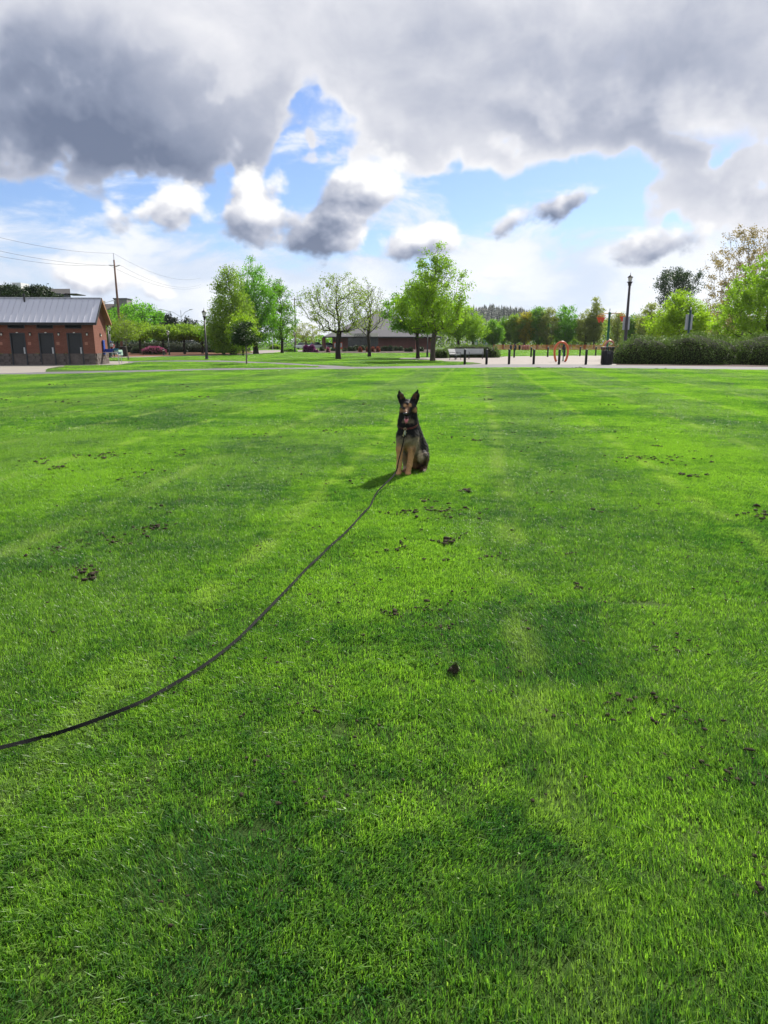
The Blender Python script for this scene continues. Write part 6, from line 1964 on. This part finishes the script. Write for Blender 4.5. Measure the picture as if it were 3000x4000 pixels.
# ------------------------------------------------------------------ wooded hill beyond the river
def hill(name, x0, x1, y0, y1, hfun, mat):
    nx, ny = 40, 10
    xs_, ys_ = np.linspace(x0, x1, nx), np.linspace(y0, y1, ny)
    V = [(x, y, hfun(x) * math.sin(min(1, (j / (ny - 1)) * 1.6) * math.pi / 2) - 1.0) for j, y in enumerate(ys_) for x in xs_]
    F = [(j * nx + i, j * nx + i + 1, (j + 1) * nx + i + 1, (j + 1) * nx + i) for j in range(ny - 1) for i in range(nx - 1)]
    return tag(obj(name, np_mesh(name, V, np.array(F), mat, smooth=True)), kind='structure')


M_HILL = pm('hill_floor', (.022, .04, .018), .95, .3, .01, .1)
HX = [DG(px, 1100).x for px in (1500, 1860, 1940, 2000, 2060, 2120, 2300, 2450, 2560, 2800, 3300)]
HZ = [ZT(DG(1500, 1100), py) for py in (1310, 1232, 1240, 1256, 1268, 1286, 1282, 1270, 1266, 1282, 1298)]
hf = lambda x: float(np.interp(x, HX, HZ)) * (1 if x > HX[0] else max(.1, 1 - (HX[0] - x) / 200))
hill('hill', -700, 1300, 700, 1200, hf, M_HILL)
gh = np.random.default_rng(31)
nC = 6500
xc = gh.uniform(HX[0] - 40, 620, nC); fy = gh.random(nC) ** .6; yc = 760 + 380 * fy
zc = np.array([hf(x) for x in xc]) * np.sin(np.minimum(1, (yc - 700) / 500 * 1.6) * np.pi / 2) - 2
hc = gh.gamma(24, 0.4, nC) + 1; rc = hc * gh.uniform(.13, .2, nC)
VV, FF = [], []
for i in range(nC):
    o_ = len(VV) * 1
    pass
ang_ = np.arange(6) * np.pi / 3
lev = [(0.02, 1.0, .42), (.25, .78, .62), (.5, .52, .82), (.72, .30, 1.0)]
V6, F6, off = [], [], 0
for z0_, r0_, z1_ in lev:
    ring = np.stack([xc[:, None] + rc[:, None] * r0_ * np.cos(ang_) * gh.uniform(.7, 1.2, (nC, 6)), yc[:, None] + rc[:, None] * r0_ * np.sin(ang_), zc[:, None] + hc[:, None] * z0_ + 0 * ang_[None]], -1)
    ap_ = np.stack([xc, yc, zc + hc * z1_], -1)[:, None, :]
    V6.append(np.concatenate([ring, ap_], 1).reshape(-1, 3))
    k = np.arange(6)
    F6.append(((np.arange(nC) * 7)[:, None, None] + np.stack([k, (k + 1) % 6, np.full(6, 6)], 1)[None]).reshape(-1, 3) + off); off += nC * 7
tag(obj('hill_forest', np_mesh('hill_forest', np.concatenate(V6), np.concatenate(F6), LF['conifer'], np.tile(np.repeat(gh.random(nC), 6), 4))), 'dark conifer forest covering the far hill', 'forest', None, 'stuff')

# the air between here and the hill
hz_b = MB().box((0, 900, 60), (4800, 2100, 124))
M_AIR = bpy.data.materials.new('air'); M_AIR.use_nodes = True
na_ = M_AIR.node_tree; na_.nodes.clear()
pv = na_.nodes.new('ShaderNodeVolumePrincipled'); pv.inputs['Color'].default_value = (.86, .91, 1, 1); pv.inputs['Density'].default_value = 0.00007; pv.inputs['Anisotropy'].default_value = 0.2
ao = na_.nodes.new('ShaderNodeOutputMaterial'); na_.links.new(pv.outputs[0], ao.inputs['Volume'])
HAZE_ON = True
if HAZE_ON:
    tag(hz_b.build('haze', M_AIR), kind='stuff')
